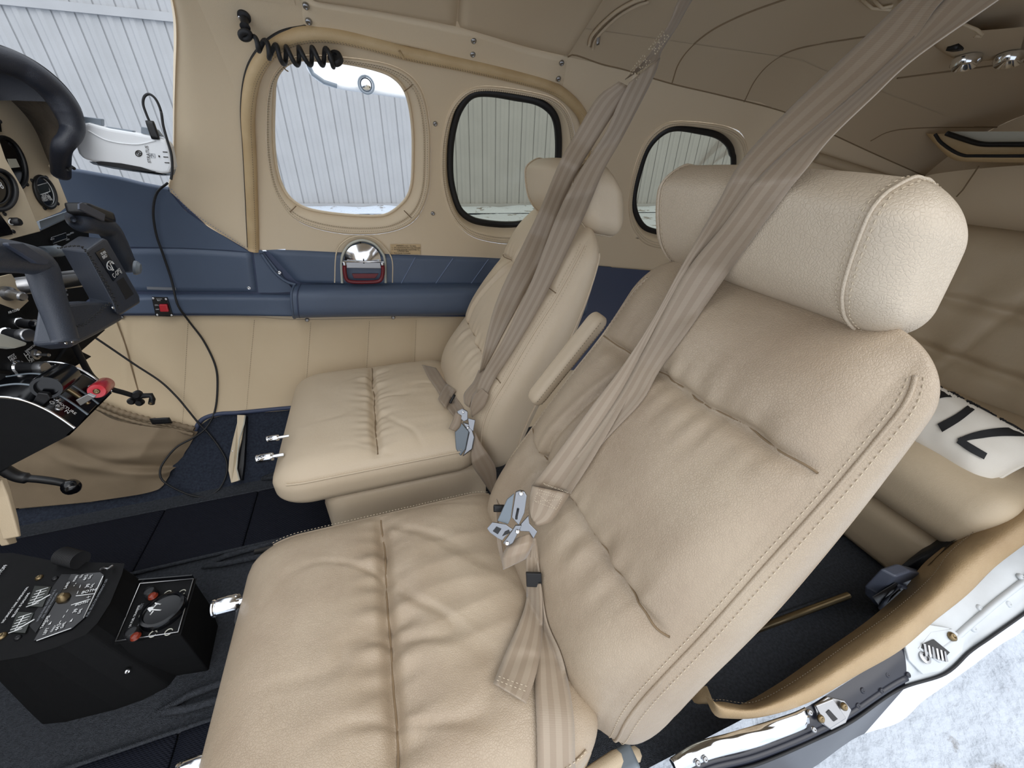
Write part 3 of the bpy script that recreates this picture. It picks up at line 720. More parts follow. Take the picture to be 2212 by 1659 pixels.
def make_seat(yc, hyc, hb, ht, lm, hm, label, near, seed):
    seat = empty('cockpit_seat', (0.0, yc, -0.80), label, 'seat', 'front leather seats')
    sv = Vector((seed*3.1, seed*7.7, 0))
    # --- seat cushion
    def fc(q):
        x, y, z = q; X, Y = x-0.04, y; p = A([x-0.04, yc+y, z-0.60])
        if z > 0:
            k = min(1, z/0.03); edge = max(0, 1-(x/.21)**4)*max(0, 1-(y/hyc)**4)
            up = 0.016*edge
            xs_ = -0.052+0.004*noise.noise(Vector((Y*14, seed, 0)))
            d = X-xs_
            side = max(0, 1-(abs(y)/(hyc*0.93))**6)
            up -= side*(0.016*fold(d/0.009)+0.010*fold(d/0.035))
            up += side*0.0085*noise.noise(Vector((Y*46, 3+seed+(7 if d > 0 else 0), 0)))*fold((abs(d)-0.014)/0.022)
            n1 = noise.noise(Vector((X*6, Y*26, seed))+sv*0.1); n2 = noise.noise(Vector((X*16+Y*10, Y*12-X*6, 2*seed)))
            amp = (0.0042 if near else 0.0025)*edge
            up += amp*(0.5-abs(n1))*1.3*fold((X-0.04)/0.12) + amp*0.8*n2 - amp*1.5*max(0, 0.12-abs(noise.noise(Vector((X*7+Y*8, Y*7-X*2, 5+seed)))))*6*fold((X-0.0)/0.15)
            p = p+A([0, 0, up*k])
        # sides belly outwards
        if abs(y) > hyc*0.8: p = p+A([0, math.copysign(0.006*math.cos(z/0.05*1.5), y), 0])
        return p
    cs = Soft((.22, hyc, .050), (.075, .050, .040), fc)
    cu = cs.build('seat_cushion', lm, seat, n=(150, 120, 16))
    def edge_line(ry, zz=0.050, frac=0.90, n=160, x_from=-0.9, x_to=0.98):
        return [cs.pt((x*.21, ry*hyc*frac, zz)) for x in np.linspace(x_from, x_to, n)]
    for sd in (-1, 1):
        base = [cs.pt((x, sd*hyc, 0.028)) for x in np.linspace(-.2, .2, 120)]
        tube('piping', [b_+A([0, sd*0.0008, 0.001]) for b_ in base], 0.0024, lm, cu, seg=8)
        stitching('stitching', [[b_+A([0, sd*0.0012, 0.0075]) for b_ in [cs.pt((x, sd*hyc, 0.028)) for x in np.linspace(-.2, .2, 120)]],
                                [b_+A([0, sd*0.0016, -0.006]) for b_ in base]], 'thread', cu, wd=0.0007)
    gl = [cs.pt((-.012+0.004*noise.noise(Vector((y*14, seed, 0))), y, 0.05)) for y in np.linspace(-hyc*0.9, hyc*0.9, 200)]
    tube('gathered_seam', [p+A([0, 0, 0.0004]) for p in gl], 0.0014, 'seam_dark', cu, seg=6)
    # --- base under the cushion
    def fb(q): return A([q[0]+0.005, yc+q[1], q[2]-0.725])
    bs = Soft((.185, hyc*0.93, .080), (.04, .03, .03), fb).build('seat_base', lm, seat, n=(24, 16, 10))
    # --- backrest
    def mapb(a, h, d):                  # a across (m), h 0..1, d -1 front .. 1 rear
        w_ = hb+(ht-hb)*max(0, (h-0.35)/0.65)**1.3
        if h < 0.18: w_ *= 1-0.10*(1-h/0.18)**2
        s = a/hb
        f = A([interp_s(h, FX), 0, interp_s(h, FZs)]); r = A([interp_s(h, RX), 0, interp_s(h, RZ)])
        ax_ = nrm(r-f); p = f*(1-(d+1)/2)+r*((d+1)/2)
        p[1] = yc+s*w_
        if near: p[0] -= 0.020*s*(1 if s > 0 else 0.8)
        if d < -0.2:
            k = min(1, (-d-0.2)/0.5); sid = max(0, 1-(abs(s)/0.86)**8); up = 0.0
            gs = (0.785+0.01*noise.noise(Vector((s*3, seed, 1))), 0.47+0.02*s+0.008*noise.noise(Vector((s*4, seed, 4))))
            # three pillows
            lo_, hi_ = (0, gs[1]) if h < gs[1] else ((gs[1], gs[0]) if h < gs[0] else (gs[0], 1.0))
            tau = (h-lo_)/(hi_-lo_); up += 0.016*(1-abs(2*tau-1)**2.6)*sid-0.004
            for gi, g_ in enumerate(gs):
                dd = (h-g_)*0.62
                up -= sid*0.010*fold(dd/0.008)
                gat = fold(max(0, abs(s)-0.45)/0.22)
                up += sid*gat*0.0075*noise.noise(Vector((a*48, gi*3+seed+(5 if dd > 0 else 0), 2)))*fold((abs(dd)-0.016)/0.024)
                # long folds running away from the seam
                up += sid*0.0045*(0.35-abs(noise.noise(Vector((a*26+h*3, h*3.0, gi*4+seed)))))*fold(dd/0.07)
            if gs[1] < h < gs[0]:       # inner edge of the centre panel
                c_ = 0.50-0.16*((h-gs[1])/(gs[0]-gs[1]))**1.0+0.04*math.sin((h-gs[1])/(gs[0]-gs[1])*3.1)
                up -= 0.009*fold((s-c_)*hb/0.006)*k - 0.004*fold(((s-c_)*hb-0.012)/0.01)
            up += (0.0035 if near else 0.002)*noise.noise(Vector((a*12, h*9, seed+9)))*sid
            p = p-ax_*up*k
        return p
    fbk = lambda q: mapb(q[0], q[1]+0.5, q[2])
    bh = Soft((hb, 0.5, 1.0), (0.075, 0.11, 0.95), fbk)
    bk_ = bh.build('backrest', lm, seat, n=(110, 150, 24))
    for sd in (-1, 1):
        pz, q1, q2 = ((hb, -0.70), (hb, -0.88), (hb, -0.52)) if near and sd < 0 else ((hb*0.985, -1.0), (hb*0.90, -1.0), (hb, -0.80))
        pl_ = [bh.pt((sd*pz[0], h-0.5, pz[1])) for h in np.linspace(0.03, 0.97, 150)]
        ctr = A([0.36, yc, -0.3])
        lift = [nrm(A([-0.7, sd*0.75, 0.25])) for _ in pl_]
        tube('piping', [p+l*0.0004 for p, l in zip(pl_, lift)], 0.0021, lm, bk_, seg=8)
        r1 = [bh.pt((sd*q1[0], h-0.5, q1[1])) for h in np.linspace(0.03, 0.975, 150)]
        r2 = [bh.pt((sd*q2[0], h-0.5, q2[1])) for h in np.linspace(0.03, 0.975, 150)]
        stitching('stitching', [[p+l*0.0008 for p, l in zip(r1, lift)], [p+A([0, sd*0.0012, 0]) for p in r2]], 'thread', bk_, L=0.0042, gap=0.002, wd=0.00062)
        b2 = [bh.pt((sd*hb, h-0.5, 0.55)) for h in np.linspace(0.05, 0.93, 120)]
        tube('rear_piping', [p+A([0, sd*0.0006, 0]) for p in b2], 0.0022, lm, bk_, seg=8)
    # cross seams
    for g_ in (0.785, 0.47):
        q = [bh.pt((s*hb*0.93, g_-0.5+(0.01*noise.noise(Vector((s*3/1, seed, 1))) if g_ > .6 else 0.02*s+0.008*noise.noise(Vector((s*4, seed, 4)))), -1.0)) for s in np.linspace(-1, 1, 120)]
        tube('gathered_seam', [p+A([-0.0004, 0, 0.0003]) for p in q], 0.0012, 'seam_dark', bk_, seg=6)
    # --- headrest
    hyh = 0.160 if not near else 0.154
    hc = A([0.425, yc+(0.018 if near else -0.010), -0.075]) if near else A([0.442, yc-0.008, -0.078])
    tilt = math.radians(14)
    def fh(q):
        a, x, z = q; s = a/hyh; X = x/0.050; Z = z/0.066
        k = min(1, max(0, (X+Z+1.1)/1.6))*0.85; x = x*(1-k+k*math.sqrt(max(0, 1-Z*Z/2))); z = z*(1-k+k*math.sqrt(max(0, 1-X*X/2)))
        x2 = x*math.cos(tilt)+z*math.sin(tilt)*-1; z2 = x*math.sin(tilt)*-1+z*math.cos(tilt)
        x2 -= 0.012*(1-s*s)*(1 if x < 0 else 0.4)
        z2 += 0.006*(1-s*s) + (0.010*(1-(z/0.066)**2) if False else 0)
        if x < 0: x2 -= 0.010*math.cos(z/0.066*1.4)
        n_ = noise.noise(Vector((a*10, x*20, z*20+seed)))
        return A([hc[0]+x2+0.0015*n_, hc[1]+a, hc[2]+z2+0.001*n_])
    hs_ = Soft((hyh, 0.050, 0.066), (0.034, 0.036, 0.040), fh)
    hr = hs_.build('headrest', hm, seat, n=(80, 40, 40))
    for sd in (-1, 1):
        ring = []
        m_ = 40
        for i in range(m_*4):
            t = (i % m_)/m_; e = i//m_
            x, z = [(-1+2*t, 1), (1, 1-2*t), (1-2*t, -1), (-1, -1+2*t)][e]
            ring.append(((sd*hyh*0.80), x*0.050, z*0.066))
        pr = [hs_.pt(r_) for r_ in ring]; cc = sum(pr)/len(pr)
        out = [p+nrm(p-cc)*0.0012 for p in pr]
        tube('piping', out, 0.0016, hm, hr, seg=8, closed=True)
        rows = []
        for fr in (0.765, 0.835):
            pr2 = [hs_.pt((sd*hyh*fr, r_[1], r_[2])) for r_ in ring]; rows.append([p+nrm(p-cc)*0.0008 for p in pr2+pr2[:1]])
        stitching('stitching', rows, 'thread', hr, L=0.004, gap=0.002, wd=0.00062)
    for dy in (-0.06, 0.06): tube('headrest_post', [(0.430, yc+dy, -0.16), (0.425, yc+dy, -0.09)], 0.006, 'chrome', seat)
    return seat, (cu, bk_, hr)
seatF, bodF = make_seat(0.870, 0.220, 0.215, 0.192, 'leather_far', 'leather_far', 'far cream leather cockpit seat against the blue side panel', False, 1)
seatN, bodN = make_seat(0.315, 0.205, 0.205, 0.178, 'leather_near', 'leather_head', 'near worn cream leather cockpit seat beside the open door', True, 2)
# folded armrest between the two backs, belongs to the far seat
a0, a1 = P(1150, 868, y=0.56), P(1300, 680, y=0.56)
ad = nrm(a1-a0); an = nrm(np.cross(ad, (0, 1, 0)))
cc = (a0+a1)/2
ar = obox('armrest', cc, ad, (0, 1, 0), an, (np.linalg.norm(a1-a0)/2, 0.020, 0.013), (0.02, 0.012, 0.010), 'leather_far', seatF, n=(30, 12, 10))
for s in (-1, 1):
    ln = [cc+ad*(t*(np.linalg.norm(a1-a0)/2-0.01))+A([0, -0.0205+0.001, 0])+an*s*0.006 for t in np.linspace(-1, 1, 30)]
    stitching('stitching', [ln], 'thread_dark', ar, wd=0.0007); 

# far seat adjusting levers, near seat lever
def lever(p, d, L, r, parent, stem=0.02):
    d = nrm(d); o = lathe('adjusting_lever', p, d, [(r*0.7, 0), (r*0.9, 0), (r, 0.002), (r, L*0.8), (r*0.9, L*0.84), (r*0.9, L*0.88), (r, L*0.92), (r, L*0.98), (r*.95, L), (r*.9, L), (0, L)], 'chrome', parent, seg=32)
    lathe('lever_stem', A(p)-d*stem, d, [(r*0.45, 0), (r*0.45, stem), (0, stem)], 'chrome', parent); return o
lever(P(590, 986, x=-0.255), (-1, 0, 0), 0.030, 0.0085, seatF)
lever(P(602, 945, x=-0.245), (-1, 0, 0), 0.022, 0.0065, seatF)
lever(P(516, 1300, x=-0.262), (-1, 0, 0), 0.032, 0.0125, seatN)
lever(P(455, 1650, x=-0.26), (-1, 0, 0), 0.032, 0.0125, seatN)
q = P(516, 1345, x=-0.262)
br = prism('lever_bracket', [q+A([0, -0.012, 0.02]), q+A([0, 0.012, 0.02]), q+A([-0.006, 0.012, -0.05]), q+A([-0.006, 0, -0.06]), q+A([-0.006, -0.012, -0.05])], (0.02, 0, 0), 'black_plastic', seatN, bevel=0.004)
screw(q+A([-0.006, 0, -0.035]), (-1, 0, 0), 0.005, 'chrome', seatN)
# strap loop and frame rail at the near seat's outboard rear corner
tube('frame_rail', [P(1255, 1690, y=0.12), P(1330, 1640, y=0.12), P(1372, 1630, y=0.13)], 0.010, 'leather_rear', seatN)
obox('webbing_loop', P(1345, 1650, y=0.115), (1, 0, 0.2), (0, 1, 0), (0, 0, 1), (0.018, 0.016, 0.012), 0.006, 'steel_face', seatN, n=(6, 6, 4))

# ================================================================== HARNESSES
def bvh(objs):
    V = []; Fc = []
    for o in objs:
        l = wloc(o); n = len(V); V += [tuple(v.co+l) for v in o.data.vertices]; Fc += [tuple(i+n for i in p.vertices) for p in o.data.polygons]
    return BVHTree.FromPolygons(V, Fc)
BN = bvh(bodN); BF = bvh(bodF); BA = bvh(list(bodN)+list(bodF)+[ar])
def hitd(u, v, tree=None):
    d = ray(u, v); L = np.linalg.norm(d); h = (tree or BA).ray_cast(Vector((0, 0, 0)), Vector(tuple(d/L)))
    return h[3]/L if h[0] is not None else None
def drape(dep, tree, lift=0.003):
    dep2 = dep if isinstance(dep, tuple) else (dep, dep); xs_ = np.linspace(0, 1, len(dep2[0]))
    last = [0.6]
    def f(u, v, t, s=0.5):
        d = float(np.interp(t, xs_, dep2[0]))*(1-s)+float(np.interp(t, xs_, dep2[1]))*s; h = hitd(u, v, tree)
        if h is not None: last[0] = h; d = min(d, h-lift)
        elif d > 1: d = last[0]-lift
        return PD(u, v, d)
    return f
Z8 = lambda l: [(900+a/1.932, 800+b_/1.932) for a, b_ in l]
Z10 = lambda l: [(1000+a/5.184, 1000+b_/5.184) for a, b_ in l]
# --- near harness: two straps from the roof to one tongue
hn = empty('shoulder_harness', PD(1560, 430, 0.42), 'wide striped taupe double shoulder strap across the near headrest', 'seat belt', 'taupe shoulder harnesses')
AL = [(2040, -90), (1953, -2), (1886, 64), (1790, 155), (1699, 242), (1602, 348), (1548, 444), (1474, 572), (1410, 690), (1345, 790), (1278, 878), (1190, 997), (1148, 1050)]
AR = [(2140, -80), (2037, 0), (1973, 87), (1886, 174), (1772, 268), (1703, 329), (1639, 395), (1566, 490), (1493, 578), (1420, 700), (1370, 830), (1290, 975), (1232, 1066)]
BL = [(2110, -60), (2030, 10), (1960, 95), (1880, 172), (1790, 250), (1700, 325), (1630, 395), (1560, 490), (1480, 590), (1400, 740), (1340, 850), (1265, 960), (1190, 1050)]
BR = [(2270, -80), (2156, 0), (1978, 124), (1885, 210), (1795, 297), (1745, 360), (1703, 412), (1612, 535), (1493, 705), (1425, 800), (1386, 867), (1298, 962), (1228, 1068)]
dA = ([.30, .31, .325, .34, .352, .366, .378, .420, .463, .493, .513, .518, .533, .556], [.28, .29, .30, .315, .328, .340, .352, .393, .453, .483, .508, .510, .518, .548])
dB = ([.284, .294, .304, .319, .332, .344, .356, .397, .457, .487, .508, .512, .523, .552], [.262, .270, .280, .292, .302, .314, .328, .362, .43, .465, .49, .498, .515, .550])
ribbon('shoulder_strap', BL, BR, None, 'belt_striped', hn, n=110, pos=drape(dB, BA, 0.0025), thick=0.0014)
ribbon('shoulder_strap', AL, AR, None, 'belt_striped', hn, n=110, pos=drape(dA, BA, 0.0060), thick=0.0014)
def ext(l0, r0, l1, r1, d0, o, m='belt_striped'):      # the strap's run up to its roof anchor
    dA_ = lambda q: (S(*q)@FW)*0.985
    V = []; uv = []
    for i in range(24):
        t = i/23
        for j in range(5):
            s = j/4; a = A(l0)*(1-s)+A(r0)*s; b_ = A(l1)*(1-s)+A(r1)*s; q = a*(1-t)+b_*t; da = d0[0]*(1-s)+d0[1]*s
            V.append(PD(q[0], q[1], 1/((1-t)/da+t/dA_(b_)))); uv.append((s, t*0.4))
    mesh('upper_strap', V, grid_faces(24, 5), m, o, uvs=uv, solid=0.0014)
ext((2040, -90), (2140, -80), (2230, -230), (2290, -200), (.30, .28), hn); ext((2110, -60), (2270, -80), (2270, -230), (2340, -200), (.284, .262), hn)
ribbon('strap_end_loop', [(1150, 1050), (1144, 1072), (1143, 1100), (1146, 1118)], [(1232, 1066), (1215, 1092), (1190, 1126), (1158, 1137)], [.540, .536, .534, .530], 'belt_striped', hn, n=16, thick=0.003)
st = []
for q in (Z10([(830, 330), (1110, 400), (1050, 520), (800, 430), (830, 330)]), Z10([(850, 300), (1120, 390)]), Z10([(830, 340), (1040, 510)]), Z10([(810, 430), (1100, 410)])):
    st.append([PD(u, v, .528) for u, v in resample(q, 40, False)])
zig = [(905+i*9, 235+i*3.2+(10 if i % 2 else -10)) for i in range(32)]
st.append([PD(u, v, .528) for u, v in resample(Z10(zig), 130, False)])
stitching('stitching', st, 'thread', hn, L=0.0022, gap=0.0009, wd=0.0005)
# --- near buckle
bn = empty('belt_buckle', PD(1110, 1100, 0.53), 'open chrome lift-lever buckle lying on the near seat', 'buckle', 'chrome belt buckles')
DB = 0.515
def pp(l, d=DB): return [PD(1000+a/5.184, 1000+b_/5.184, d) for a, b_ in l]
vn = -FW*0.010
prism('buckle_face', pp([(575, 345), (495, 410), (385, 650), (505, 690), (535, 625)], .507), FW*0.004, 'steel_face', bn, bevel=0.0008)
prism('buckle_side', pp([(590, 330), (640, 310), (690, 320), (718, 370), (690, 560), (625, 700), (545, 610)], .508), FW*0.006, 'buckle_steel', bn, bevel=0.001)
prism('lever_plate', pp([(330, 665), (480, 690), (560, 745), (470, 830), (440, 870), (390, 845), (300, 780), (270, 735)], .503), FW*0.002, 'buckle_steel', bn, bevel=0.0006)
prism('plate_slot', pp([(375, 715), (430, 740), (390, 800), (335, 765)], .5022), FW*0.001, 'black_plastic', bn, bevel=0)
prism('plate_slot', pp([(470, 770), (515, 750), (530, 785), (440, 822)], .5022), FW*0.001, 'black_plastic', bn, bevel=0)
prism('tongue_plate', pp([(620, 715), (735, 590), (745, 680), (835, 770), (790, 850), (740, 770), (640, 765)], .512), FW*0.003, 'buckle_steel', bn, bevel=0.0008)
prism('hinge_arm', pp([(590, 700), (660, 700), (560, 900), (500, 935), (450, 900)], .508), FW*0.004, 'buckle_steel', bn, bevel=0.001)
for a, b_ in ((650, 345), (610, 770), (495, 900)): screw(PD(1000+a/5.184, 1000+b_/5.184, .507), -FW, 0.0032, 'chrome', bn, 'rivet')
tube('spring_slot', pp([(618, 510), (612, 545), (600, 600), (598, 630)], .5075), 0.0016, 'black_plastic', bn)
# --- near lap belt: folded loop, keeper, hanging tail, lower strap
ln_ = empty('lap_belt', PD(1120, 1200, 0.54), 'taupe lap belt with a folded loop and long hanging tail on the near seat', 'seat belt', 'taupe lap belts')
ribbon('folded_loop', Z10([(560, 860), (480, 960), (440, 1060), (450, 1195)]), Z10([(780, 780), (785, 900), (740, 1010), (700, 1075)]), [.520, .512, .512, .525], 'belt_plain', ln_, n=24, bow=0.008)
ribbon('folded_loop_back', Z10([(375, 400), (375, 640), (385, 900), (455, 1195)]), Z10([(430, 500), (400, 680), (440, 920), (470, 1130)]), [.56, .545, .535, .528], 'belt_plain', ln_, n=24)
ribbon('upper_web', Z8([(464, 700), (458, 770), (456, 850), (458, 900)]), Z8([(498, 700), (508, 770), (516, 850), (520, 900)]), [.528, .535, .540, .545], 'belt_striped', ln_, n=20)
def dn(l, r, dep, name, lift, m='belt_striped', n=60, **k): return ribbon(name, l, r, None, m, ln_, n=n, pos=drape(dep, BA, lift), **k)
dn(Z8([(495, 720), (508, 800), (520, 900), (545, 1050), (600, 1180), (632, 1300), (655, 1450), (660, 1600), (662, 1720)])[::1], Z8([(480, 720), (470, 820), (480, 900), (500, 1020), (500, 1180), (495, 1320), (500, 1450), (504, 1600), (504, 1720)]), [.53, .55, .60, 9, 9, 9], 'anchor_strap', 0.004)
dn(Z8([(460, 890), (455, 970), (425, 1060), (375, 1170), (320, 1305)]), Z8([(518, 890), (524, 1000), (522, 1140), (495, 1280), (458, 1390)]), [.545, .56, .58, 9, 9, 9], 'hanging_tail', 0.009)
keep = [PD(900+a/1.932, 800+b_/1.932, d) for a, b_, d in ((455, 838, .526), (520, 840, .526), (522, 898, .530), (458, 896, .530))]
prism('keeper', keep, -FW*0.006, 'black_rubber', ln_, bevel=0.0015)
q = Z8([(338, 1275), (468, 1330)]); 
def dq(u, v, l=0.012): return PD(u, v, (hitd(u, v, BA) or .6)-l)
stitching('stitching', [[dq(u, v) for u, v in resample(Z8([(342, 1276), (400, 1298), (470, 1322)]), 20)], [dq(u, v) for u, v in resample(Z8([(334, 1292), (400, 1318), (464, 1342)]), 20)]], 'thread', ln_, wd=0.0005)
obox('web_adjuster', PD(1078, 1098, .535), RT, UP, FW, (0.008, 0.005, 0.003), 0.0015, 'black_plastic', ln_, n=(4, 4, 2))

# --- far harness
hf = empty('shoulder_harness', P(1200, 480, y=0.78), 'taupe double shoulder strap joined in a stitched Y over the far headrest', 'seat belt', 'taupe shoulder harnesses')
CL = [(1337, 176), (1291, 210), (1246, 284), (1209, 350), (1170, 443), (1136, 515), (1081, 629), (1056, 705), (1035, 806)]
CR = [(1365, 190), (1330, 240), (1285, 310), (1245, 375), (1208, 455), (1172, 560), (1135, 630), (1090, 713), (1046, 800)]
DL = [(1360, 178), (1335, 225), (1306, 290), (1254, 367), (1204, 464), (1153, 595), (1119, 667), (1081, 743), (1043, 806), (1027, 844)]
DR = [(1426, 125), (1410, 170), (1343, 300), (1305, 367), (1267, 456), (1229, 536), (1170, 654), (1111, 755), (1069, 819), (1046, 866)]
zd = [.66, .70, .74, .76, .80, .84, .88, .915, .935]
ribbon('shoulder_strap', CL, CR, None, 'belt_striped', hf, n=70, pos=drape([.63, .65, .67, .69, .70, .74, .80, .83, .835, .84, .85, .85, .855, .885], BF, 0.004))
ribbon('shoulder_strap', DL, DR, None, 'belt_striped', hf, n=70, pos=drape([.62, .64, .66, .68, .69, .70, .745, .76, .775, .79, .80, .815, .84, .855], BF, 0.009))
ribbon('strap_end', [(1034, 800), (1022, 826), (1003, 850), (1003, 872)], [(1048, 798), (1036, 836), (1020, 860), (1013, 880)], None, 'belt_plain', hf, n=20, pos=drape([.92, .93, .93], BF, 0.010))
ribbon('strap_end', [(1040, 838), (1022, 852), (1016, 880)], [(1056, 852), (1045, 880), (1020, 902)], None, 'belt_plain', hf, n=20, pos=drape([.92, .92, .92], BF, 0.013))
ribbon('roof_strap', [(1500, -60), (1465, 2), (1443, 55), (1400, 120), (1350, 172)], [(1540, -60), (1494, 2), (1462, 58), (1432, 105), (1424, 126)], [.52, .57, .60, .63, .65], 'belt_plain', hf, n=40)
ext((1500, -60), (1540, -60), (1560, -200), (1600, -200), (.52, .52), hf, 'belt_plain')
def zz(a, b_, w_, n, d):                # crossed box stitching
    a, b_ = A(a), A(b_); u = nrm(b_-a); v = A([-u[1], u[0]]); out = []
    out.append([PD(*(a+(b_-a)*i/n+v*w_*(1 if i % 2 else -1)), d) for i in range(n+1)])
    out.append([PD(*(a+(b_-a)*i/n+v*w_*(-1 if i % 2 else 1)), d) for i in range(n+1)])
    for s in (-1, 1): out.append([PD(*(a+v*w_*s), d), PD(*(b_+v*w_*s), d)])
    return out
stitching('stitching', zz((1408, 112), (1440, 70), 9, 3, .600)+zz((1366, 166), (1400, 124), 11, 3, .622), 'thread', hf, L=0.004, gap=0.0006, wd=0.0009)
stitching('stitching', zz((1028, 872), (1044, 846), 9, 2, .900), 'thread', hf, L=0.003, gap=0.0006, wd=0.0006)
# --- far buckle and lap belt
bf = empty('belt_buckle', P(1003, 940, y=0.80), 'closed silver buckle on the far seat cushion', 'buckle', 'chrome belt buckles')
Zc = lambda l: [(900+a/2.371, 300+b_/2.371) for a, b_ in l]
def dd_(u, v, l): h = hitd(u, v, BF); return (h or .92)-l
d0 = min(dd_(u, v, 0) for u, v in [(985, 930), (1010, 980), (1000, 910), (1015, 940)])-0.012
pf = lambda l, d=d0: [PD(u, v, d) for u, v in Zc(l)]
prism('buckle_face', pf([(225, 1450), (268, 1500), (250, 1590), (225, 1625), (200, 1590), (195, 1500)]), FW*0.006, 'steel_face', bf, bevel=0.002)
prism('buckle_side', pf([(232, 1450), (275, 1462), (296, 1530), (285, 1590), (235, 1628), (250, 1590), (268, 1505)], d0+.002), FW*0.008, 'buckle_steel', bf, bevel=0.002)
prism('lever_plate', pf([(205, 1395), (235, 1380), (262, 1395), (262, 1440), (240, 1450), (215, 1425)], d0-.002), FW*0.004, 'buckle_steel', bf, bevel=0.002)
prism('tongue_plate', pf([(262, 1430), (300, 1440), (290, 1500), (268, 1480)], d0), FW*0.004, 'buckle_steel', bf, bevel=0.001)
for a, b_ in ((238, 1400), (262, 1480)): screw(PD(900+a/2.371, 300+b_/2.371, d0-.003), -FW, 0.003, 'chrome', bf, 'rivet')
lf = empty('lap_belt', P(960, 850, y=0.9), 'taupe lap belt with black slide across the far seat cushion', 'seat belt', 'taupe lap belts')
def df(l, r, dep, name, lift, n=40): return ribbon(name, l, r, None, 'belt_plain', lf, n=n, pos=drape(dep, BF, lift))
df([(912, 788), (925, 815), (942, 840), (965, 880), (985, 905)], [(942, 795), (955, 815), (975, 845), (1000, 880), (1010, 905)], [9, 9, 9], 'lap_web', 0.004)
df(Zc([(110, 1330), (130, 1290), (155, 1255)]), Zc([(150, 1380), (175, 1330), (200, 1290)]), [9, 9], 'web_loop', 0.011, 12)
obox('web_slide', PD(975, 866, dd_(975, 866, 0.016)), nrm(0.45*RT+0.9*UP), nrm(0.9*RT-0.45*UP), FW, (0.018, 0.003, 0.003), 0.0015, 'black_plastic', lf, n=(4, 2, 2))
ribbon('web_roll', Zc([(200, 1400), (185, 1440), (165, 1485)]), Zc([(235, 1420), (225, 1470), (200, 1500)]), [d0, d0, d0], 'belt_plain', lf, n=14, bow=0.004)
df(Zc([(285, 1560), (278, 1620), (290, 1680), (330, 1740), (390, 1830)]), Zc([(300, 1500), (330, 1560), (400, 1670), (410, 1760), (420, 1840)]), [.86, .86, .88, .90], 'lower_web', 0.002)
if False:
    for nm, L_, R_, tr in (('A', AL, AR, BN), ('B', BL, BR, BN), ('D', DL, DR, BF), ('C', CL, CR, BF)):
        l = resample(L_, 14); r = resample(R_, 14); print(nm, [tuple(round(hitd(*(l[i]*(1-t)+r[i]*t), tr) or 0, 3) for t in (0.1, .5, .9)) for i in range(14)])

# ================================================================== COCKPIT
Za = lambda l: [(a/3.687, b_/3.687) for a, b_ in l]               # first crop
Zb2 = lambda l: [(a/3.687, 400+b_/3.687) for a, b_ in l]          # second crop
Zc3 = lambda l: [(a/3.687, 800+b_/3.687) for a, b_ in l]          # third crop
Zd4 = lambda l: [(a/3.615, 1200+b_/3.615) for a, b_ in l]         # fourth crop
Ze = lambda l: [(a/4.147, 500+b_/4.147) for a, b_ in l]           # yoke crop
Zf = lambda l: [(a/4.74, 150+b_/4.74) for a, b_ in l]             # glareshield crop
Zg = lambda l: [(a/4.809, 1180+b_/4.808) for a, b_ in l]          # console crop
def PX(l, x): return [P(u, v, x=x) for u, v in l]
# instrument panel
XP = -0.555
ip = empty('instrument_panel', P(60, 350, x=XP), 'beige metal instrument panel with round gauges under the black glareshield', 'instrument panel')
outl = Zf([(-250, 60), (0, 220), (120, 310), (280, 470), (380, 620), (450, 780), (560, 1020), (705, 1390), (620, 1460), (370, 1560), (0, 1700), (-250, 1750)])
prism('panel_sheet', PX(outl, XP), (-0.004, 0, 0), 'panel_beige', ip, bevel=0.0008)
XS = -0.525
prism('radio_panel', PX([(-50, 210), (0, 306), (13, 344), (51, 410), (88, 500), (0, 523), (-50, 535)], XS), (-0.012, 0, 0), 'panel_beige', ip, bevel=0.001)
def ell(cx, cy, rx, ry, ang, n=36):
    c, s = math.cos(ang), math.sin(ang); return [(cx+rx*math.cos(t)*c-ry*math.sin(t)*s, cy+rx*math.cos(t)*s+ry*math.sin(t)*c) for t in np.linspace(0, 2*math.pi, n, endpoint=False)]
def gauge(cu, cv, rx, ry, ang, x, parent, face='black_gloss', rimm='black_plastic'):
    g_ = empty_part('gauge', P(cu, cv, x=x), parent)
    l = PX(ell(cu, cv, rx, ry, ang), x+0.0015)
    prism('dial', l, (-0.002, 0, 0), face, g_, bevel=0)
    tube('bezel', [p+A([0.001, 0, 0]) for p in l], 0.0032, rimm, g_, closed=True)
    return g_
g1 = gauge(96, 415, 19, 36, -0.42, XP, ip)
tube('white_ring', [p for p in PX(ell(96, 415, 17, 33, -0.42), XP+0.0022)], 0.0006, 'white_print', g1, closed=True)
lcdp = PX(Zf([(375, 1190), (485, 1160), (512, 1250), (405, 1285)]), XP+0.0025)
prism('lcd', lcdp, (-0.001, 0, 0), 'lcd', g1, bevel=0)
tube('lcd_rim', lcdp, 0.0006, 'white_print', g1, closed=True)
for i, s in enumerate(('DAVTRON', '') if False else ('SELECT', 'LOCAL TIME', 'UNIV TIME', 'FLIGHT TIME')):
    a = Zf([(428-4*(i > 0)+i*4, 1302+i*17), (500+i*12, 1288+i*17)]); text(s, P(*a[0], x=XP+.0025), P(*a[1], x=XP+.0025), (1, 0, 0), 'white_print', g1)
for q in Zf([(330, 1140), (475, 1108), (275, 1175), (95, 765), (40, 1040), (590, 1372), (458, 1420)]): screw(P(*q, x=XP+0.0005), (1, 0, 0), 0.0036, 'black_plastic', ip)
screw(P(*Zf([(520, 998)])[0], x=XP+0.0005), (1, 0, 0), 0.004, 'panel_beige', ip)
g2 = gauge(20, 352, 30, 58, -0.36, XP, ip)
prism('horizon_card', PX(Zf([(80, 915), (165, 915), (205, 1000), (110, 1010)]), XP+0.003), (-0.001, 0, 0), 'ivory', g2, bevel=0)
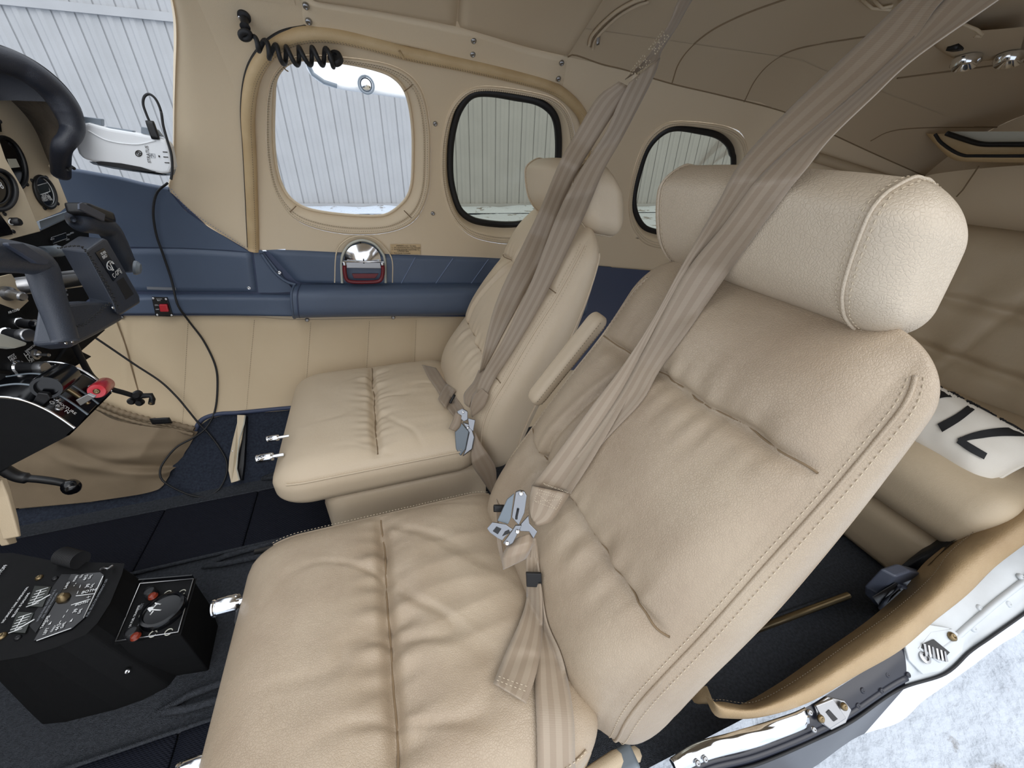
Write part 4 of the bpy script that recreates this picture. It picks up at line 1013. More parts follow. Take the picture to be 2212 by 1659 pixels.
g3 = gauge(-6, 410, 38, 44, -0.3, XS, ip, face='black_gloss')
tube('inner_ring', PX(ell(-6, 410, 26, 31, -0.3), XS+0.003), 0.001, 'black_rubber', g3, closed=True)
text('8', P(2, 408, x=XS+.003), P(8, 407, x=XS+.003), (1, 0, 0), 'white_print', g3)
prism('radio_stack', PX([(-40, 470), (0, 462), (22, 492), (28, 506), (0, 512), (-40, 520)], XS+0.002), (-0.003, 0, 0), 'black_gloss', ip, bevel=0)
lathe('radio_knob', P(26, 479, x=XS), (1, 0, 0), [(0.006, 0), (0.006, 0.008), (0.0045, 0.01), (0, 0.01)], 'black_plastic', ip)
tube('knob_ring', PX(ell(26, 479, 7, 6, 0), XS+0.002), 0.0008, 'white_print', ip, closed=True)
for q in ((10, 462), (29, 500), (0, 262)): screw(P(*q, x=XS+0.0005), (1, 0, 0), 0.003, 'black_plastic', ip)
prism('warning_lamp', PX(Zf([(-30, 530), (5, 525), (20, 640), (-30, 640)]), XP+0.003), (-0.003, 0, 0), 'black_gloss', ip, bevel=0)
# lower black radios behind the yoke
prism('lower_panel', PX([(-40, 530), (85, 500), (150, 470), (190, 475), (200, 640), (120, 700), (60, 800), (-60, 800)], XP-0.012), (-0.004, 0, 0), 'console_black', ip, bevel=0)
prism('panel_lip', PX([(85, 478), (160, 452), (165, 462), (88, 494)], XP-0.004), (-0.004, 0, 0), 'grey_plastic', ip, bevel=0)
prism('radio_window', PX(Ze([(470, 60), (590, 20), (595, 60), (480, 100)]), XP-0.006), (-0.002, 0, 0), 'black_gloss', ip, bevel=0)
tube('radio_frame', PX(Ze([(460, 55), (590, 12), (600, 62), (475, 108)]), XP-0.005), 0.0006, 'grey_print', ip, closed=True)
for a, b_ in ((465, 65), (490, 120), (610, 25), (640, 10), (600, 70)): prism('radio_key', PX(Ze([(a, b_), (a+22, b_-6), (a+22, b_+6), (a, b_+12)]), XP-0.005), (-0.002, 0, 0), 'grey_print', ip, bevel=0)
prism('beige_lower_panel', PX([(-60, 600), (0, 598), (25, 592), (62, 650), (30, 680), (0, 700), (-60, 700)], XP+0.004), (-0.004, 0, 0), 'panel_beige', ip, bevel=0)
tube('panel_rail', PX([(90, 545), (130, 542)], XP-0.002), 0.010, 'grey_plastic', ip)
for a, b_ in ((540, 430), (570, 440), (545, 480), (580, 520), (590, 560)): prism('radio_key', PX(Ze([(a, b_), (a+20, b_-3), (a+22, b_+14), (a+2, b_+18)]), XP-0.006), (-0.002, 0, 0), 'grey_print', ip, bevel=0)
tube('fine_rail', PX(Ze([(440, 365), (580, 368)]), XP), 0.0015, 'steel', ip)

# glareshield
gs = empty('glareshield', P(120, 220, x=-0.47), 'padded black leather glareshield roll curving over the instrument panel', 'glareshield')
gpx = [(-60, 108), (-10, 124), (35, 140), (75, 163), (110, 192), (136, 224), (152, 256), (156, 282), (146, 302), (134, 318), (131, 345), (132, 376)]
gx = [-.50, -.49, -.48, -.47, -.465, -.462, -.462, -.465, -.47, -.48, -.50, -.52]
q = resample([(u, v, x) for (u, v), x in zip(gpx, gx)], 80); gp = [P(a[0], a[1], x=a[2]) for a in q]
rr = [0.019]*50+list(np.linspace(0.019, 0.013, 15))+[0.013]*15
tube('padded_roll', gp, rr, 'pad_black', gs, seg=18)
for dv, r_ in ((0.35, 0.0012), (0.15, 0.0012)):
    tube('roll_seam', [p+nrm(nrm(p-P(40, 330, x=-.5))*(0.6+dv)+A([0.7, 0, 0]))*0.0192 for p in gp[:52]], r_, 'black_rubber', gs)
edge = resample([(-60, 165), (0, 197), (25, 214), (59, 249), (80, 281), (96, 316), (112, 350), (122, 374)], 80); V = []
for i in range(80):
    e = P(edge[i][0]-7, edge[i][1]+5, x=XP-0.006)
    for t in np.linspace(0, 1, 8): V.append(gp[i]*(1-t)+e*t+A([0, 0, 0.004*math.sin(math.pi*t)]))
mesh('cracked_lining', V, grid_faces(80, 8), 'crackle', gs)
V = []
for i in range(0, 52):                    # top of the coaming running forward to the windscreen
    for t in np.linspace(0, 1, 8): V.append(gp[i]+A([-0.45*t, 0, 0.015-0.07*t*t]))
mesh('coaming_top', V, grid_faces(52, 8), 'pad_black', gs)
gt = empty_part('upright_piece', P(135, 350, x=-.5), gs)
tube('strut_clip', PX([(146, 366), (154, 360), (160, 364)], -0.495), 0.003, 'black_rubber', gt)

# copilot's control wheel
yk = empty('control_wheel', P(200, 600, x=-0.42), 'dark blue leather-wrapped control wheel with a black name plate', 'control wheel')
XY = -0.405
hub = PX([(183, 541), (222, 514), (232, 517), (302, 640), (304, 655), (262, 682), (250, 676), (244, 655)], XY)
hb_ = prism('hub', hub, P(128, 534, x=-0.47)-P(182, 541, x=XY)+A([0, 0, 0]), 'yoke_leather', yk, bevel=0.005)
plate_n = A([1, 0, 0])
nn_ = nrm(np.cross(hub[1]-hub[0], hub[4]-hub[0])); nn_ = nn_ if nn_[0] > 0 else -nn_
plt = PX(Ze([(857, 190), (930, 148), (1080, 375), (1018, 445)]), XY+0.001)
np_ = prism('name_plate', plt, (-0.002, 0, 0), 'black_gloss', yk, bevel=0)
def tp_(a, b_, x=XY+0.0012): q = Ze([(a, b_)])[0]; return P(q[0], q[1], x=x)
text('C-GPSJ', tp_(1018, 422), tp_(1083, 362), (1, 0, 0), 'white_print', np_)
text('SILVER', tp_(905, 215), tp_(948, 192), (1, 0, 0), 'white_print', np_); text('BIRD', tp_(922, 250), tp_(958, 225), (1, 0, 0), 'white_print', np_)
tube('emblem_ring', [tp_(985+28*math.cos(t)*0.9-10*math.sin(t), 305+38*math.sin(t)+14*math.cos(t)) for t in np.linspace(0.6, 5.6, 30)], 0.0006, 'white_print', np_)
for l in ([(970, 275), (990, 285), (1005, 270), (1020, 290)], [(985, 285), (998, 310), (1015, 345)], [(960, 300), (985, 320), (1005, 350), (1018, 345)]): tube('emblem_stroke', [tp_(*a) for a in l], 0.0007, 'white_print', np_)
prism('hub_recess', PX(Ze([(1045, 450), (1105, 410), (1200, 560), (1130, 610)]), XY+0.0005), (-0.001, 0, 0), 'black_rubber', yk, bevel=0)
stl = [Ze([(525, 150), (600, 135), (700, 130), (745, 150), (830, 260), (900, 380), (960, 480), (1010, 580), (1060, 700)])]
lace = []
for l in stl:
    q = resample(l, 46)
    for i in range(45):
        a, b_ = q[i], q[i+1]; s = 3 if i % 2 else -3
        lace.append([P(a[0]+s, a[1]-abs(s)*.3, x=XY+0.003), P(b_[0]-s, b_[1]+abs(s)*.3, x=XY+0.003)])
q = resample(Ze([(650, 850), (720, 845), (800, 800), (880, 730), (950, 670), (1000, 640)]), 26)
for i in range(25):
    s = 2.5 if i % 2 else -2.5; lace.append([P(q[i][0]+s, q[i][1]+s, x=XY+0.014), P(q[i+1][0]-s, q[i+1][1]-s, x=XY+0.014)])
stitching('stitching', lace, 'black_rubber', yk, L=0.006, gap=0.0003, wd=0.0012)
# lower bar and the two horns
bar = PX([(140, 655), (180, 650), (250, 652), (270, 690), (215, 722), (160, 750), (128, 742)], -0.412)
prism('lower_bar', bar, (-0.03, 0, 0), 'yoke_leather', yk, bevel=0.006)
lh = [(142, 738), (130, 700), (112, 650), (98, 605), (84, 570), (40, 556), (-70, 546)]
tube('left_horn', [P(u, v, x=-0.400) for u, v in resample(lh, 50)], list(np.linspace(0.015, 0.018, 25))+list(np.linspace(0.018, 0.020, 25)), 'yoke_leather', yk, seg=28, flat=0.8)
prism('horn_pad', PX([(18, 524), (50, 524), (108, 562), (104, 572), (80, 568), (20, 530)], -0.378), (-0.006, 0, 0.0), 'slate_plastic', yk, bevel=0.0015)
rh = [(285, 585), (272, 560), (250, 520), (228, 490), (190, 478), (158, 474)]
tube('right_horn', [P(u, v, x=-0.455) for u, v in resample(rh, 40)], list(np.linspace(0.011, 0.017, 20))+list(np.linspace(0.017, 0.020, 16))+[0.0185, 0.016, 0.011, 0.004], 'yoke_leather', yk, seg=28)
obox('horn_switch_cap', P(198, 460, x=-0.44), nrm(P(230, 470, x=-.44)-P(170, 448, x=-.44)), (1, 0, 0), np.cross(nrm(P(230, 470, x=-.44)-P(170, 448, x=-.44)), (1, 0, 0)), (0.034, 0.016, 0.009), 0.004, 'black_plastic', yk, n=(8, 6, 4))
prism('cap_window', [P(u, v, x=-0.422) for u, v in ((172, 440), (178, 437), (228, 463), (226, 478), (172, 452))], (-0.003, 0, 0), 'slate_plastic', yk, bevel=0.0008)
lathe('horn_cap', P(290, 578, x=-0.43), nrm(A([0.6, 0.1, -0.2])), [(0.013, 0), (0.013, 0.004), (0.009, 0.009), (0, 0.011)], 'grey_plastic', yk)
tube('wheel_shaft', [P(180, 600, x=-0.47), P(180, 600, x=-0.47)+A([-0.10, 0, -0.01])], 0.014, 'steel', yk)
for q in ((244, 665), (156, 738), (142, 741)): screw(P(*q, x=-0.395), (1, 0, 0), 0.002, 'chrome', yk)
# wheel cable with a clip on the end
wc = empty('headset_cable', P(240, 850, y=0.85), 'thick black cable with a small clip hanging below the control wheel', 'cable')
ct = [(160, 742, .78), (178, 780, .79), (200, 815, .81), (235, 838, .84), (270, 849, .86), (292, 856, .87)]
q = resample(ct, 50); tube('cable', [P(a[0], a[1], y=a[2]) for a in q], 0.0048, 'black_rubber', wc, seg=10)
for (a, b_), r_ in (((297, 852), .008), ((285, 866), .007), ((302, 869), .007)): lathe('clip_lobe', P(a, b_, y=.868), (0, -1, 0.2), [(r_, -0.004), (r_, 0.004), (r_*.7, 0.007), (0, 0.007)], 'black_plastic', wc, seg=12)
tube('clip_arm', [P(u, v, y=.868) for u, v in ((292, 858), (310, 855), (326, 854), (329, 862), (327, 872))], 0.0055, 'black_plastic', wc, seg=8)
screw(P(325, 872, y=.862), (0, -1, 0), 0.003, 'brass', wc)
# thin charging cable: from the receiver down, looping over the carpet
uc = empty('charging_cable', S(400, 640, 0.03), 'thin black charging cable looping down the side wall to the carpet', 'cable')
def tsh(l, r_=0.0024, name='cable', m='black_rubber', o=uc):
    q = resample(l, 160); return tube(name, [S(a[0], a[1], a[2]) for a in q], r_, m, o, seg=8)
tsh([(370, 385, .03), (345, 410, .02), (338, 450, .022), (345, 500, .022), (360, 545, .022), (378, 600, .022), (395, 650, .034), (415, 690, .02), (445, 735, .014), (470, 790, .014), (474, 840, .014), (468, 890, .014), (450, 925, .016), (430, 945, .03), (400, 965, .04), (378, 995, .045), (370, 1020, .05), (378, 1045, .05), (410, 1068, .03), (445, 1076, .016), (475, 1062, .014), (492, 1030, .012), (494, 1000, .012), (480, 970, .012), (455, 935, .014), (438, 915, .02), (415, 880, .03), (395, 855, .03), (360, 820, .03), (310, 780, .04), (270, 745, .05), (228, 708, .06)])
rc = empty('receiver', P(265, 320, y=1.02), 'white handheld weather receiver stuck in the side windscreen', 'electronic device')
YR = 1.035
body = Za([(630, 985), (700, 975), (860, 1020), (1040, 1050), (1240, 1090), (1320, 1120), (1345, 1170), (1375, 1330), (1350, 1380), (1290, 1385), (1000, 1330), (740, 1290), (650, 1260), (620, 1220), (585, 1120), (600, 1040)])
prism('receiver_body', [P(u, v, y=YR) for u, v in body], (0, 0.03, 0), 'white_plastic', rc, bevel=0.005)
q = Za([(700, 1040), (860, 1120), (1080, 1150), (1240, 1120)]); tube('body_crease', [P(u, v, y=YR-0.0005) for u, v in resample(q, 30)], 0.0012, 'white_plastic', rc)
prism('rubber_grip', [P(u, v, y=YR-0.002) for u, v in Za([(762, 1290), (800, 1285), (960, 1300), (1120, 1330), (1240, 1370), (1200, 1372), (1000, 1345), (780, 1310)])], (0, 0.006, 0), 'black_rubber', rc, bevel=0.0008)
prism('lower_shadow_case', [P(u, v, y=YR+0.004) for u, v in Za([(700, 1285), (900, 1320), (1300, 1385), (1375, 1350), (1360, 1398), (1290, 1400), (900, 1345), (740, 1310)])], (0, 0.02, 0), 'grey_plastic', rc, bevel=0.002)
for l in ([(648, 925), (805, 945), (808, 1002), (640, 975)], [(835, 1005), (1060, 1040), (1050, 1085), (835, 1050)], [(1120, 1008), (1245, 1030), (1290, 1090), (1120, 1062)]):
    prism('mount_clip', [P(u, v, y=YR+0.006) for u, v in Za(l)], (0, 0.012, 0), 'grey_plastic', rc, bevel=0.0015)
nr = (0, -1, 0)
def tz(a, b_): q = Za([(a, b_)])[0]; return P(q[0], q[1], y=YR-0.0006)
text('STRATUS', tz(1205, 1300), tz(1180, 1165), nr, 'ink', rc, hscale=None)
text('3i', tz(1228, 1255), tz(1222, 1228), nr, 'grey_print', rc)
tube('logo_box', [tz(1205, 1258), tz(1205, 1225), tz(1232, 1225), tz(1236, 1258)], 0.0003, 'grey_print', rc, closed=True)
tube('power_ring', [tz(1104+24*math.cos(t), 1222+22*math.sin(t)) for t in np.linspace(0, 6.283, 30)[:-1]], 0.0009, 'ink', rc, closed=True)
tube('power_mark', [tz(1104+11*math.cos(t), 1222+11*math.sin(t)) for t in np.linspace(0.6, 5.6, 16)], 0.0007, 'ink', rc); tube('power_mark', [tz(1104, 1222), tz(1122, 1220)], 0.0007, 'ink', rc)
for a, b_ in ((1315, 1210), (1320, 1250), (1330, 1295)): tube('status_slot', [tz(a-18, b_), tz(a+18, b_+2)], 0.0008, 'ink', rc)
tube('status_slot', [tz(1266, 1238), tz(1269, 1252)], 0.0012, 'ink', rc)
# its cable loop with plug
q = Za([(1222, 1090), (1215, 1050), (1205, 1000), (1170, 920), (1140, 830), (1150, 770), (1190, 750), (1240, 790), (1280, 880), (1300, 1000), (1330, 1110), (1365, 1230), (1372, 1350), (1362, 1430)])
tube('charging_lead', [P(u, v, y=YR-0.01*(i > 60)) for i, (u, v) in enumerate(resample(q, 120))], 0.0021, 'black_rubber', rc, seg=8)
obox('charging_plug', P(330, 281, y=YR), nrm(P(327, 268, y=YR)-P(336, 294, y=YR)), (0, 1, 0), np.cross(nrm(P(327, 268, y=YR)-P(336, 294, y=YR)), (0, 1, 0)), (0.015, 0.004, 0.0065), 0.002, 'black_plastic', rc, n=(5, 3, 4))

# dark switch shelf below the yoke
sw2 = empty('switch_panel', P(80, 720, x=-.52), 'black switch panel with chrome knobs below the control wheel', 'switch panel')
XQ = -0.505
prism('panel_face', PX([(-40, 660), (0, 655), (40, 670), (95, 715), (150, 745), (200, 770), (150, 800), (100, 812), (60, 806), (0, 800), (-40, 800)], XQ), (-0.02, 0, 0), 'console_black', sw2, bevel=0.002)
prism('panel_edge', PX([(150, 745), (215, 712), (230, 712), (130, 800), (95, 815)], XQ+0.004), (-0.01, 0, 0), 'console_black', sw2, bevel=0.002)
def knob(u, v, x, u2, v2, r_, tip, nm='knob'):
    a = P(u, v, x=x); d0 = np.linalg.norm(A([u2-u, v2-v])); b_ = P(u2, v2, x=x+0.035); d = b_-a; L = np.linalg.norm(d); n = d/L
    k_ = lathe(nm, a, n, [(r_*0.9, 0), (r_*0.9, L*0.72), (r_, L*0.72), (r_, L*0.74)], 'black_plastic', sw2)
    lathe('knob_tip', a+n*L*0.72, n, [(r_, 0), (r_*1.05, 0.002), (r_*1.05, L*0.27), (r_*0.9, L*0.3), (0, L*0.3)], tip, k_)
    lathe('knob_nut', a, n, [(r_*1.15, 0), (r_*1.15, 0.004), (r_*0.95, 0.006)], 'chrome', k_)
knob(10, 722, XQ, 62, 724, 0.0085, 'steel'); knob(38, 698, XQ, 90, 702, 0.0075, 'black_gloss'); knob(34, 793, XQ, 98, 795, 0.0085, 'steel'); knob(95, 736, XQ, 108, 740, 0.006, 'chrome')
tg = lathe('toggle_switch', P(72, 766, x=XQ), (1, 0, 0), [(0.008, 0), (0.008, 0.003), (0.005, 0.004), (0.005, 0.007), (0, 0.007)], 'steel', sw2)
tube('toggle_lever', [P(78, 766, x=XQ+0.005), P(106, 767, x=XQ+0.02)], [0.002, 0.0032], 'steel', tg)
prism('gear_lever', [P(u, v, x=XQ+0.05) for u, v in ((-30, 712), (10, 722), (60, 740), (58, 746), (36, 752), (-30, 745))], (-0.012, 0, 0), 'ivory', sw2, bevel=0.002)
lathe('brass_fitting', P(12, 633, x=XP+.004), nrm(P(50, 641, x=XP+.03)-P(12, 633, x=XP+.004)), [(0.011, 0), (0.011, 0.006), (0.007, 0.008), (0.007, 0.028), (0.005, 0.03), (0, 0.03)], 'steel', sw2)
for s, a, b_ in (('DEFOG', (72, 742), (104, 722)), ('COWL', (95, 668), (130, 655)), ('DEFROST FAN', (55, 762), (78, 745)), ('HI', (56, 775), (66, 769)), ('LO', (60, 780), (70, 774)), ('OFF', (64, 785), (74, 779)), ('PITOT', (18, 776), (32, 768)), ('HEAT', (22, 781), (36, 774)), ('AIR COND', (18, 678), (42, 670))):
    text(s, P(*a, x=XQ+.0005), P(*b_, x=XQ+.0005), (1, 0, 0), 'white_print', sw2)

# throttle quadrant
tq = empty('throttle_quadrant', P(110, 860, y=0.62), 'glossy black curved throttle quadrant with a red mixture lever', 'throttle quadrant')
yf, yb = 0.60, 0.70
arc = resample([(-60, 815), (0, 803), (60, 806), (100, 822), (140, 850), (163, 875), (160, 930)], 40)
arcf = [P(u, v, y=yf) for u, v in resample([(-60, 870), (0, 862), (50, 868), (95, 885), (130, 905), (163, 928)], 40)]
V = []
for i, p in enumerate(arcf):
    for t in np.linspace(0, 1, 12): V.append(p+A([0, (yb-yf)*t, 0.004*math.sin(math.pi*t)]))
mesh('curved_cover', V, grid_faces(40, 12), 'black_gloss', tq)
for t in (0.0, 0.33, 0.62, 1.0): tube('cover_rail', [p+A([0, (yb-yf)*t, 0.003]) for p in arcf], 0.0018, 'chrome' if t in (0.0, 1.0) else 'steel_face', tq)
sidep = arcf+[P(150, 940, y=yf), P(0, 1018, y=yf), P(-60, 1040, y=yf)]
prism('side_plate', sidep, (0, 0.006, 0), 'console_black', tq, bevel=0)
prism('far_plate', [p+A([0, yb-yf, 0]) for p in arcf]+[P(150, 940, y=yf)+A([0, yb-yf, 0]), P(0, 1018, y=yf)+A([0, yb-yf, 0])], (0, -0.006, 0), 'console_black', tq, bevel=0)
prism('front_plate', [arcf[-1], arcf[-1]+A([0, yb-yf, 0]), P(150, 940, y=yf)+A([0, yb-yf, 0]), P(150, 940, y=yf)], (-0.004, 0, 0), 'black_gloss', tq, bevel=0)
for i, (a, b_) in enumerate(((30, .12), (24, .5), (27, .25), (32, .8))): screw(arcf[a]+A([0, (yb-yf)*b_, 0.003]), (0.5, 0, 0.8), 0.004, 'steel', tq)
tube('lever_slot', [p+A([0, 0.05, 0.0055]) for p in arcf[22:38]], 0.003, 'brass', tq)
lev = empty_part('throttle_lever', P(110, 830, y=.63), tq)
prism('lever_arm', [P(u, v, y=.604) for u, v in Zc3([(300, 180), (380, 190), (400, 225), (330, 290), (250, 270)])], (0, 0.006, 0), 'black_plastic', lev, bevel=0.001)
a, b_ = P(100, 838, y=.61), P(140, 808, y=.67)
lathe('lever_grip', a, nrm(b_-a), [(0, 0.006), (0.0105, 0.006), (0.0115, 0), (0.015, 0), (0.016, 0.004), (0.016, np.linalg.norm(b_-a)), (0.012, np.linalg.norm(b_-a)+0.002), (0, np.linalg.norm(b_-a)+0.002)], 'black_gloss', lev, seg=28)
mx_ = empty_part('mixture_lever', P(210, 840, y=.66), tq)
prism('lever_arm', [P(u, v, y=.604) for u, v in Zc3([(600, 240), (700, 190), (760, 215), (640, 285)])], (0, 0.005, 0), 'steel', mx_, bevel=0.001)
a, b_ = P(209, 845, y=.64), P(229, 829, y=.69)
lathe('red_knob', a, nrm(b_-a), [(0.006, -0.001), (0.0095, -0.001), (0.0105, 0.002), (0.0105, np.linalg.norm(b_-a)-.003), (0.009, np.linalg.norm(b_-a)), (0, np.linalg.norm(b_-a))], 'red_plastic', mx_, seg=28)
screw(a-nrm(b_-a)*0.001, -(b_-a), 0.004, 'brass', mx_)
def qt_(i, t): return arcf[i]+A([0, (yb-yf)*t, 0.0045])
for s, i0, i1, t in (('T H R O T T L E', 14, 26, 0.88), ('INC', 18, 22, 0.72), ('O P E N', 26, 34, 0.12), ('MIXTURE', 28, 36, 0.18)):
    d = qt_(i1, t)-qt_(i0, t); text(s, qt_(i0, t), qt_(i1, t), nrm(np.cross(d, (0, 1, 0)))*-1 if np.cross(d, (0, 1, 0))[2] < 0 else nrm(np.cross(d, (0, 1, 0))), 'white_print', tq)

# map pocket on the side wall
mp = empty('map_pocket', S(280, 980, 0.05), 'tan fabric map pocket with gathered elastic hem on the forward side wall', 'map pocket')
top = [(60, 800), (120, 815), (170, 835), (215, 868), (260, 895), (310, 912), (370, 922), (432, 932)]
bot = [(-20, 1105), (60, 1098), (130, 1092), (200, 1086), (260, 1078), (310, 1070), (345, 1060), (358, 1050)]
right = 0
def moff(s, t):
    n = noise.noise(Vector((s*9, t*1.2, 0)))*0.012*(1-t)+noise.noise(Vector((s*2+t*3, t*3, 7)))*0.022*math.sin(math.pi*min(1, t*1.2))
    fold_ = 0.012*math.exp(-((t-0.75+0.35*(1-s))/0.05)**2)-0.012*math.exp(-((t-0.62+0.3*(1-s))/0.05)**2)
    return 0.012+0.050*math.sin(math.pi*min(1, 0.25+t*0.7))*min(1, (1-s)*6)+n+fold_*s*(1-t)*2
loft_px('pocket_cloth', top, bot, moff, 'pocket_cloth', mp, nu=110, nv=60)
hem = resample([(150, 822), (200, 850), (240, 868), (280, 886), (330, 902), (380, 912), (430, 926)], 260)
rr = [0.0065*(1+0.16*math.sin(i*0.55+2*noise.noise(Vector((i*0.05, 0, 0))))) for i in range(260)]
tube('elastic_hem', [S(u, v, moff(0.5, 0.02)*0+0.040-0.014*i/259) for i, (u, v) in enumerate(hem)], rr, 'pocket_cloth', mp, seg=10)
tube('elastic_hem', [S(u-2, v+12, 0.040-0.014*i/259) for i, (u, v) in enumerate(hem)], [r_*0.7 for r_ in rr], 'pocket_cloth', mp, seg=8)
q = S(368, 906, 0.044); obox('cord_lock', q, nrm(S(388, 905, .044)-S(350, 907, .044)), (0, 0, 1), -grad(q), (0.020, 0.010, 0.006), 0.002, 'black_rubber', mp, n=(4, 3, 2))
# plain trim of the side wall behind the pocket
loft_px('forward_trim', [(150, 640), (200, 655), (262, 684)], [(60, 830), (150, 850), (262, 905)], 0.004, 'quilt_beige', wr, nu=20, nv=20)
seam([(255, 690), (275, 745), (290, 800), (310, 870)], off=0.008, r=0.0015, parent=wr)
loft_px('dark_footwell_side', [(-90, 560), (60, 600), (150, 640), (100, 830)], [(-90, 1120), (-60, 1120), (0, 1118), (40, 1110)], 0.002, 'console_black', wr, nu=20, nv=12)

# pedal and fresh-air duct at the frame edge
pd = empty('rudder_pedal', P(20, 1110, z=-.70), 'beige metal pedal bracket at the left below the quadrant', 'pedal')
prism('bracket_side', [P(u, v, x=-0.60) for u, v in Zc3([(-60, 860), (60, 858), (95, 960), (150, 1170), (175, 1320), (150, 1325), (110, 1180), (60, 1000), (10, 880), (-60, 900)])], (-0.02, 0, 0), 'leather_rear', pd, bevel=0.002)
prism('bracket_web', [P(u, v, x=-0.62) for u, v in Zc3([(-60, 960), (0, 980), (60, 1140), (145, 1370), (70, 1390), (-60, 1180)])], (-0.01, 0, 0), 'leather_rear', pd, bevel=0.002)
pk2 = empty('parking_brake_lever', P(150, 1045, y=.80), 'black lever with a round ball knob in front of the map pocket', 'lever')
tube('lever_rod', [P(u, v, y=.78) for u, v in resample([(5, 1012), (40, 1030), (90, 1036), (130, 1042), (150, 1048)], 30)], [0.010]*12+[0.007]*18, 'black_plastic', pk2, seg=10)
lathe('ball_knob', P(165, 1050, y=.775)+A([-0.008, 0, 0]), (1, -0.3, 0.4), [(0, -0.014), (0.009, -0.011), (0.0145, -0.003), (0.0145, 0.004), (0.009, 0.012), (0, 0.015)], 'black_gloss', pk2)

# heater duct cover between the seat and the pocket
kd = empty('heater_outlet', S(525, 975, 0.02), 'narrow beige metal outlet cover standing on the side carpet', 'vent')
Zl = lambda l: [(400+a/3.0175, 850+b_/3.0164) for a, b_ in l]
prism('cover_face', [S(u, v, 0.03) for u, v in Zl([(365, 136), (418, 138), (405, 220), (395, 300), (372, 400), (366, 500), (385, 578), (330, 595), (312, 510), (318, 420), (340, 300), (365, 190)])], grad(S(520, 970))*0.006, 'panel_beige', kd, bevel=0.001)
prism('cover_side', [S(u, v, 0.022) for u, v in Zl([(418, 145), (412, 300), (402, 480), (390, 575), (368, 505), (375, 400), (396, 300), (405, 220)])], grad(S(520, 970))*0.012, 'black_plastic', kd, bevel=0)
tube('cover_lip', [S(u, v, 0.031) for u, v in Zl([(418, 140), (410, 200), (382, 300), (372, 400), (366, 500), (385, 578)])], 0.0018, 'ivory', kd)
q = S(515, 976, 0.031); screw(q, -grad(q), 0.005, 'chrome', kd)

# fuel selector console on the floor
fc_ = empty('fuel_selector', P(120, 1350, z=-.62), 'black fuel selector console with white lettering on the floor', 'fuel selector')
ZT = -0.62
topo = Zg([(-200, 100), (100, 90), (560, 180), (1000, 190), (1260, 200), (1235, 300), (1110, 600), (980, 800), (880, 900), (600, 1020), (300, 1110), (0, 1160), (-250, 1180)])
tp3 = [P(u, v, z=ZT) for u, v in topo]
cen = sum(tp3)/len(tp3)
ring1 = tp3; ring2 = [p*1.0+A([(p-cen)[0]*0.16+0.03*(p[0] > cen[0]), (p-cen)[1]*0.16, FZ+0.001-ZT]) for p in tp3]
V = []
for a_, b2 in zip(ring1, ring2):
    for t, z in ((0, 0), (0.02, -0.004), (0.25, -0.05), (0.8, -0.14), (1.0, FZ-ZT)): V.append(a_+(b2-a_)*A([t, t, 0])+A([0, 0, z]))
Fc = grid_faces(len(ring1), 5, True, False)+[tuple(i*5 for i in range(len(ring1)))]
mesh('console_shell', V, Fc, 'console_black', fc_, smooth=False, bevel=0.006)
def zp_(a, b_, dz=0.001): q = Zg([(a, b_)])[0]; return P(q[0], q[1], z=ZT+dz)
prism('selector_plate', [zp_(*a, dz=0.0025) for a in ((350, 980), (740, 290), (1040, 270), (1080, 300), (1060, 380), (880, 740), (740, 860), (480, 950))], (0, 0, -0.002), 'black_gloss', fc_, bevel=0)
prism('grey_band', [zp_(*a, dz=0.0012) for a in ((280, 800), (640, 290), (745, 290), (370, 900))], (0, 0, -0.001), 'black_rubber', fc_, bevel=0)
for a, b_, ex in (((410, 430), (470, 470), 1), ((230, 700), (290, 740), 1)):
    g_ = [zp_(*q, dz=0.003) for q in ((a[0]-50, a[1]-20), (a[0]+120, a[1]-10), (a[0]+30, a[1]+200), (a[0]-130, a[1]+190))]
    o = prism('indicator_window', g_, (0, 0, -0.002), 'lcd', fc_, bevel=0)
    s0, s1 = A(zp_(a[0]-80, a[1]+180, .0035)), A(zp_(a[0]+20, a[1]+20, .0035)); tube('scale_line', [s0, s1], 0.0006, 'white_print', o)
    for k in range(6):
        p = s0+(s1-s0)*k/5; tube('scale_tick', [p-A([0.006, 0.001, 0]), p+A([0.008, 0.001, 0])], 0.0005, 'white_print', o)
    tube('needle', [s0, s0+A([0.016, 0.012, 0])], 0.0008, 'white_print', o)
def tx(s, a, b_, par=fc_, m='white_print', dz=0.0032): text(s, zp_(*a, dz=dz), zp_(*b_, dz=dz), (0, 0, 1), m, par)
tx('NO SINGLE TANK OPERATION', (38, 795), (300, 425)); tx('BELOW 10 GALLONS', (145, 735), (315, 485))
tx('WHEN PANEL INDICATOR IS', (400, 780), (590, 450), m='grey_print'); tx('ON, BEFORE MAINTAIN', (455, 745), (605, 485), m='grey_print')
tx('TAKEOFF', (445, 850), (520, 720)); tx('LEFT', (475, 915), (515, 845)); tx('ONLY', (545, 890), (590, 820)); tx('44.5', (605, 870), (640, 800)); tx('GAL', (655, 850), (690, 785))
tx('39', (790, 690), (815, 650)); tx('GAL', (830, 700), (860, 645)); tx('BOTH', (775, 625), (905, 590)); tx('LAND', (690, 440), (730, 370)); tx('MAIN', (780, 365), (815, 305)); tx('ON', (845, 330), (870, 295)); tx('44.5', (895, 350), (920, 295)); tx('GAL', (935, 340), (965, 295))
tx('39', (920, 430), (945, 390)); tx('GAL', (955, 435), (985, 385)); tx('BOTH', (840, 498), (985, 465)); tx('X', (915, 545), (945, 520))
tx('FUEL SELECTOR EMERGENCY OFF', (915, 730), (1125, 340), m='grey_print'); tx('SHUTOFF', (-45, 355), (85, 190))
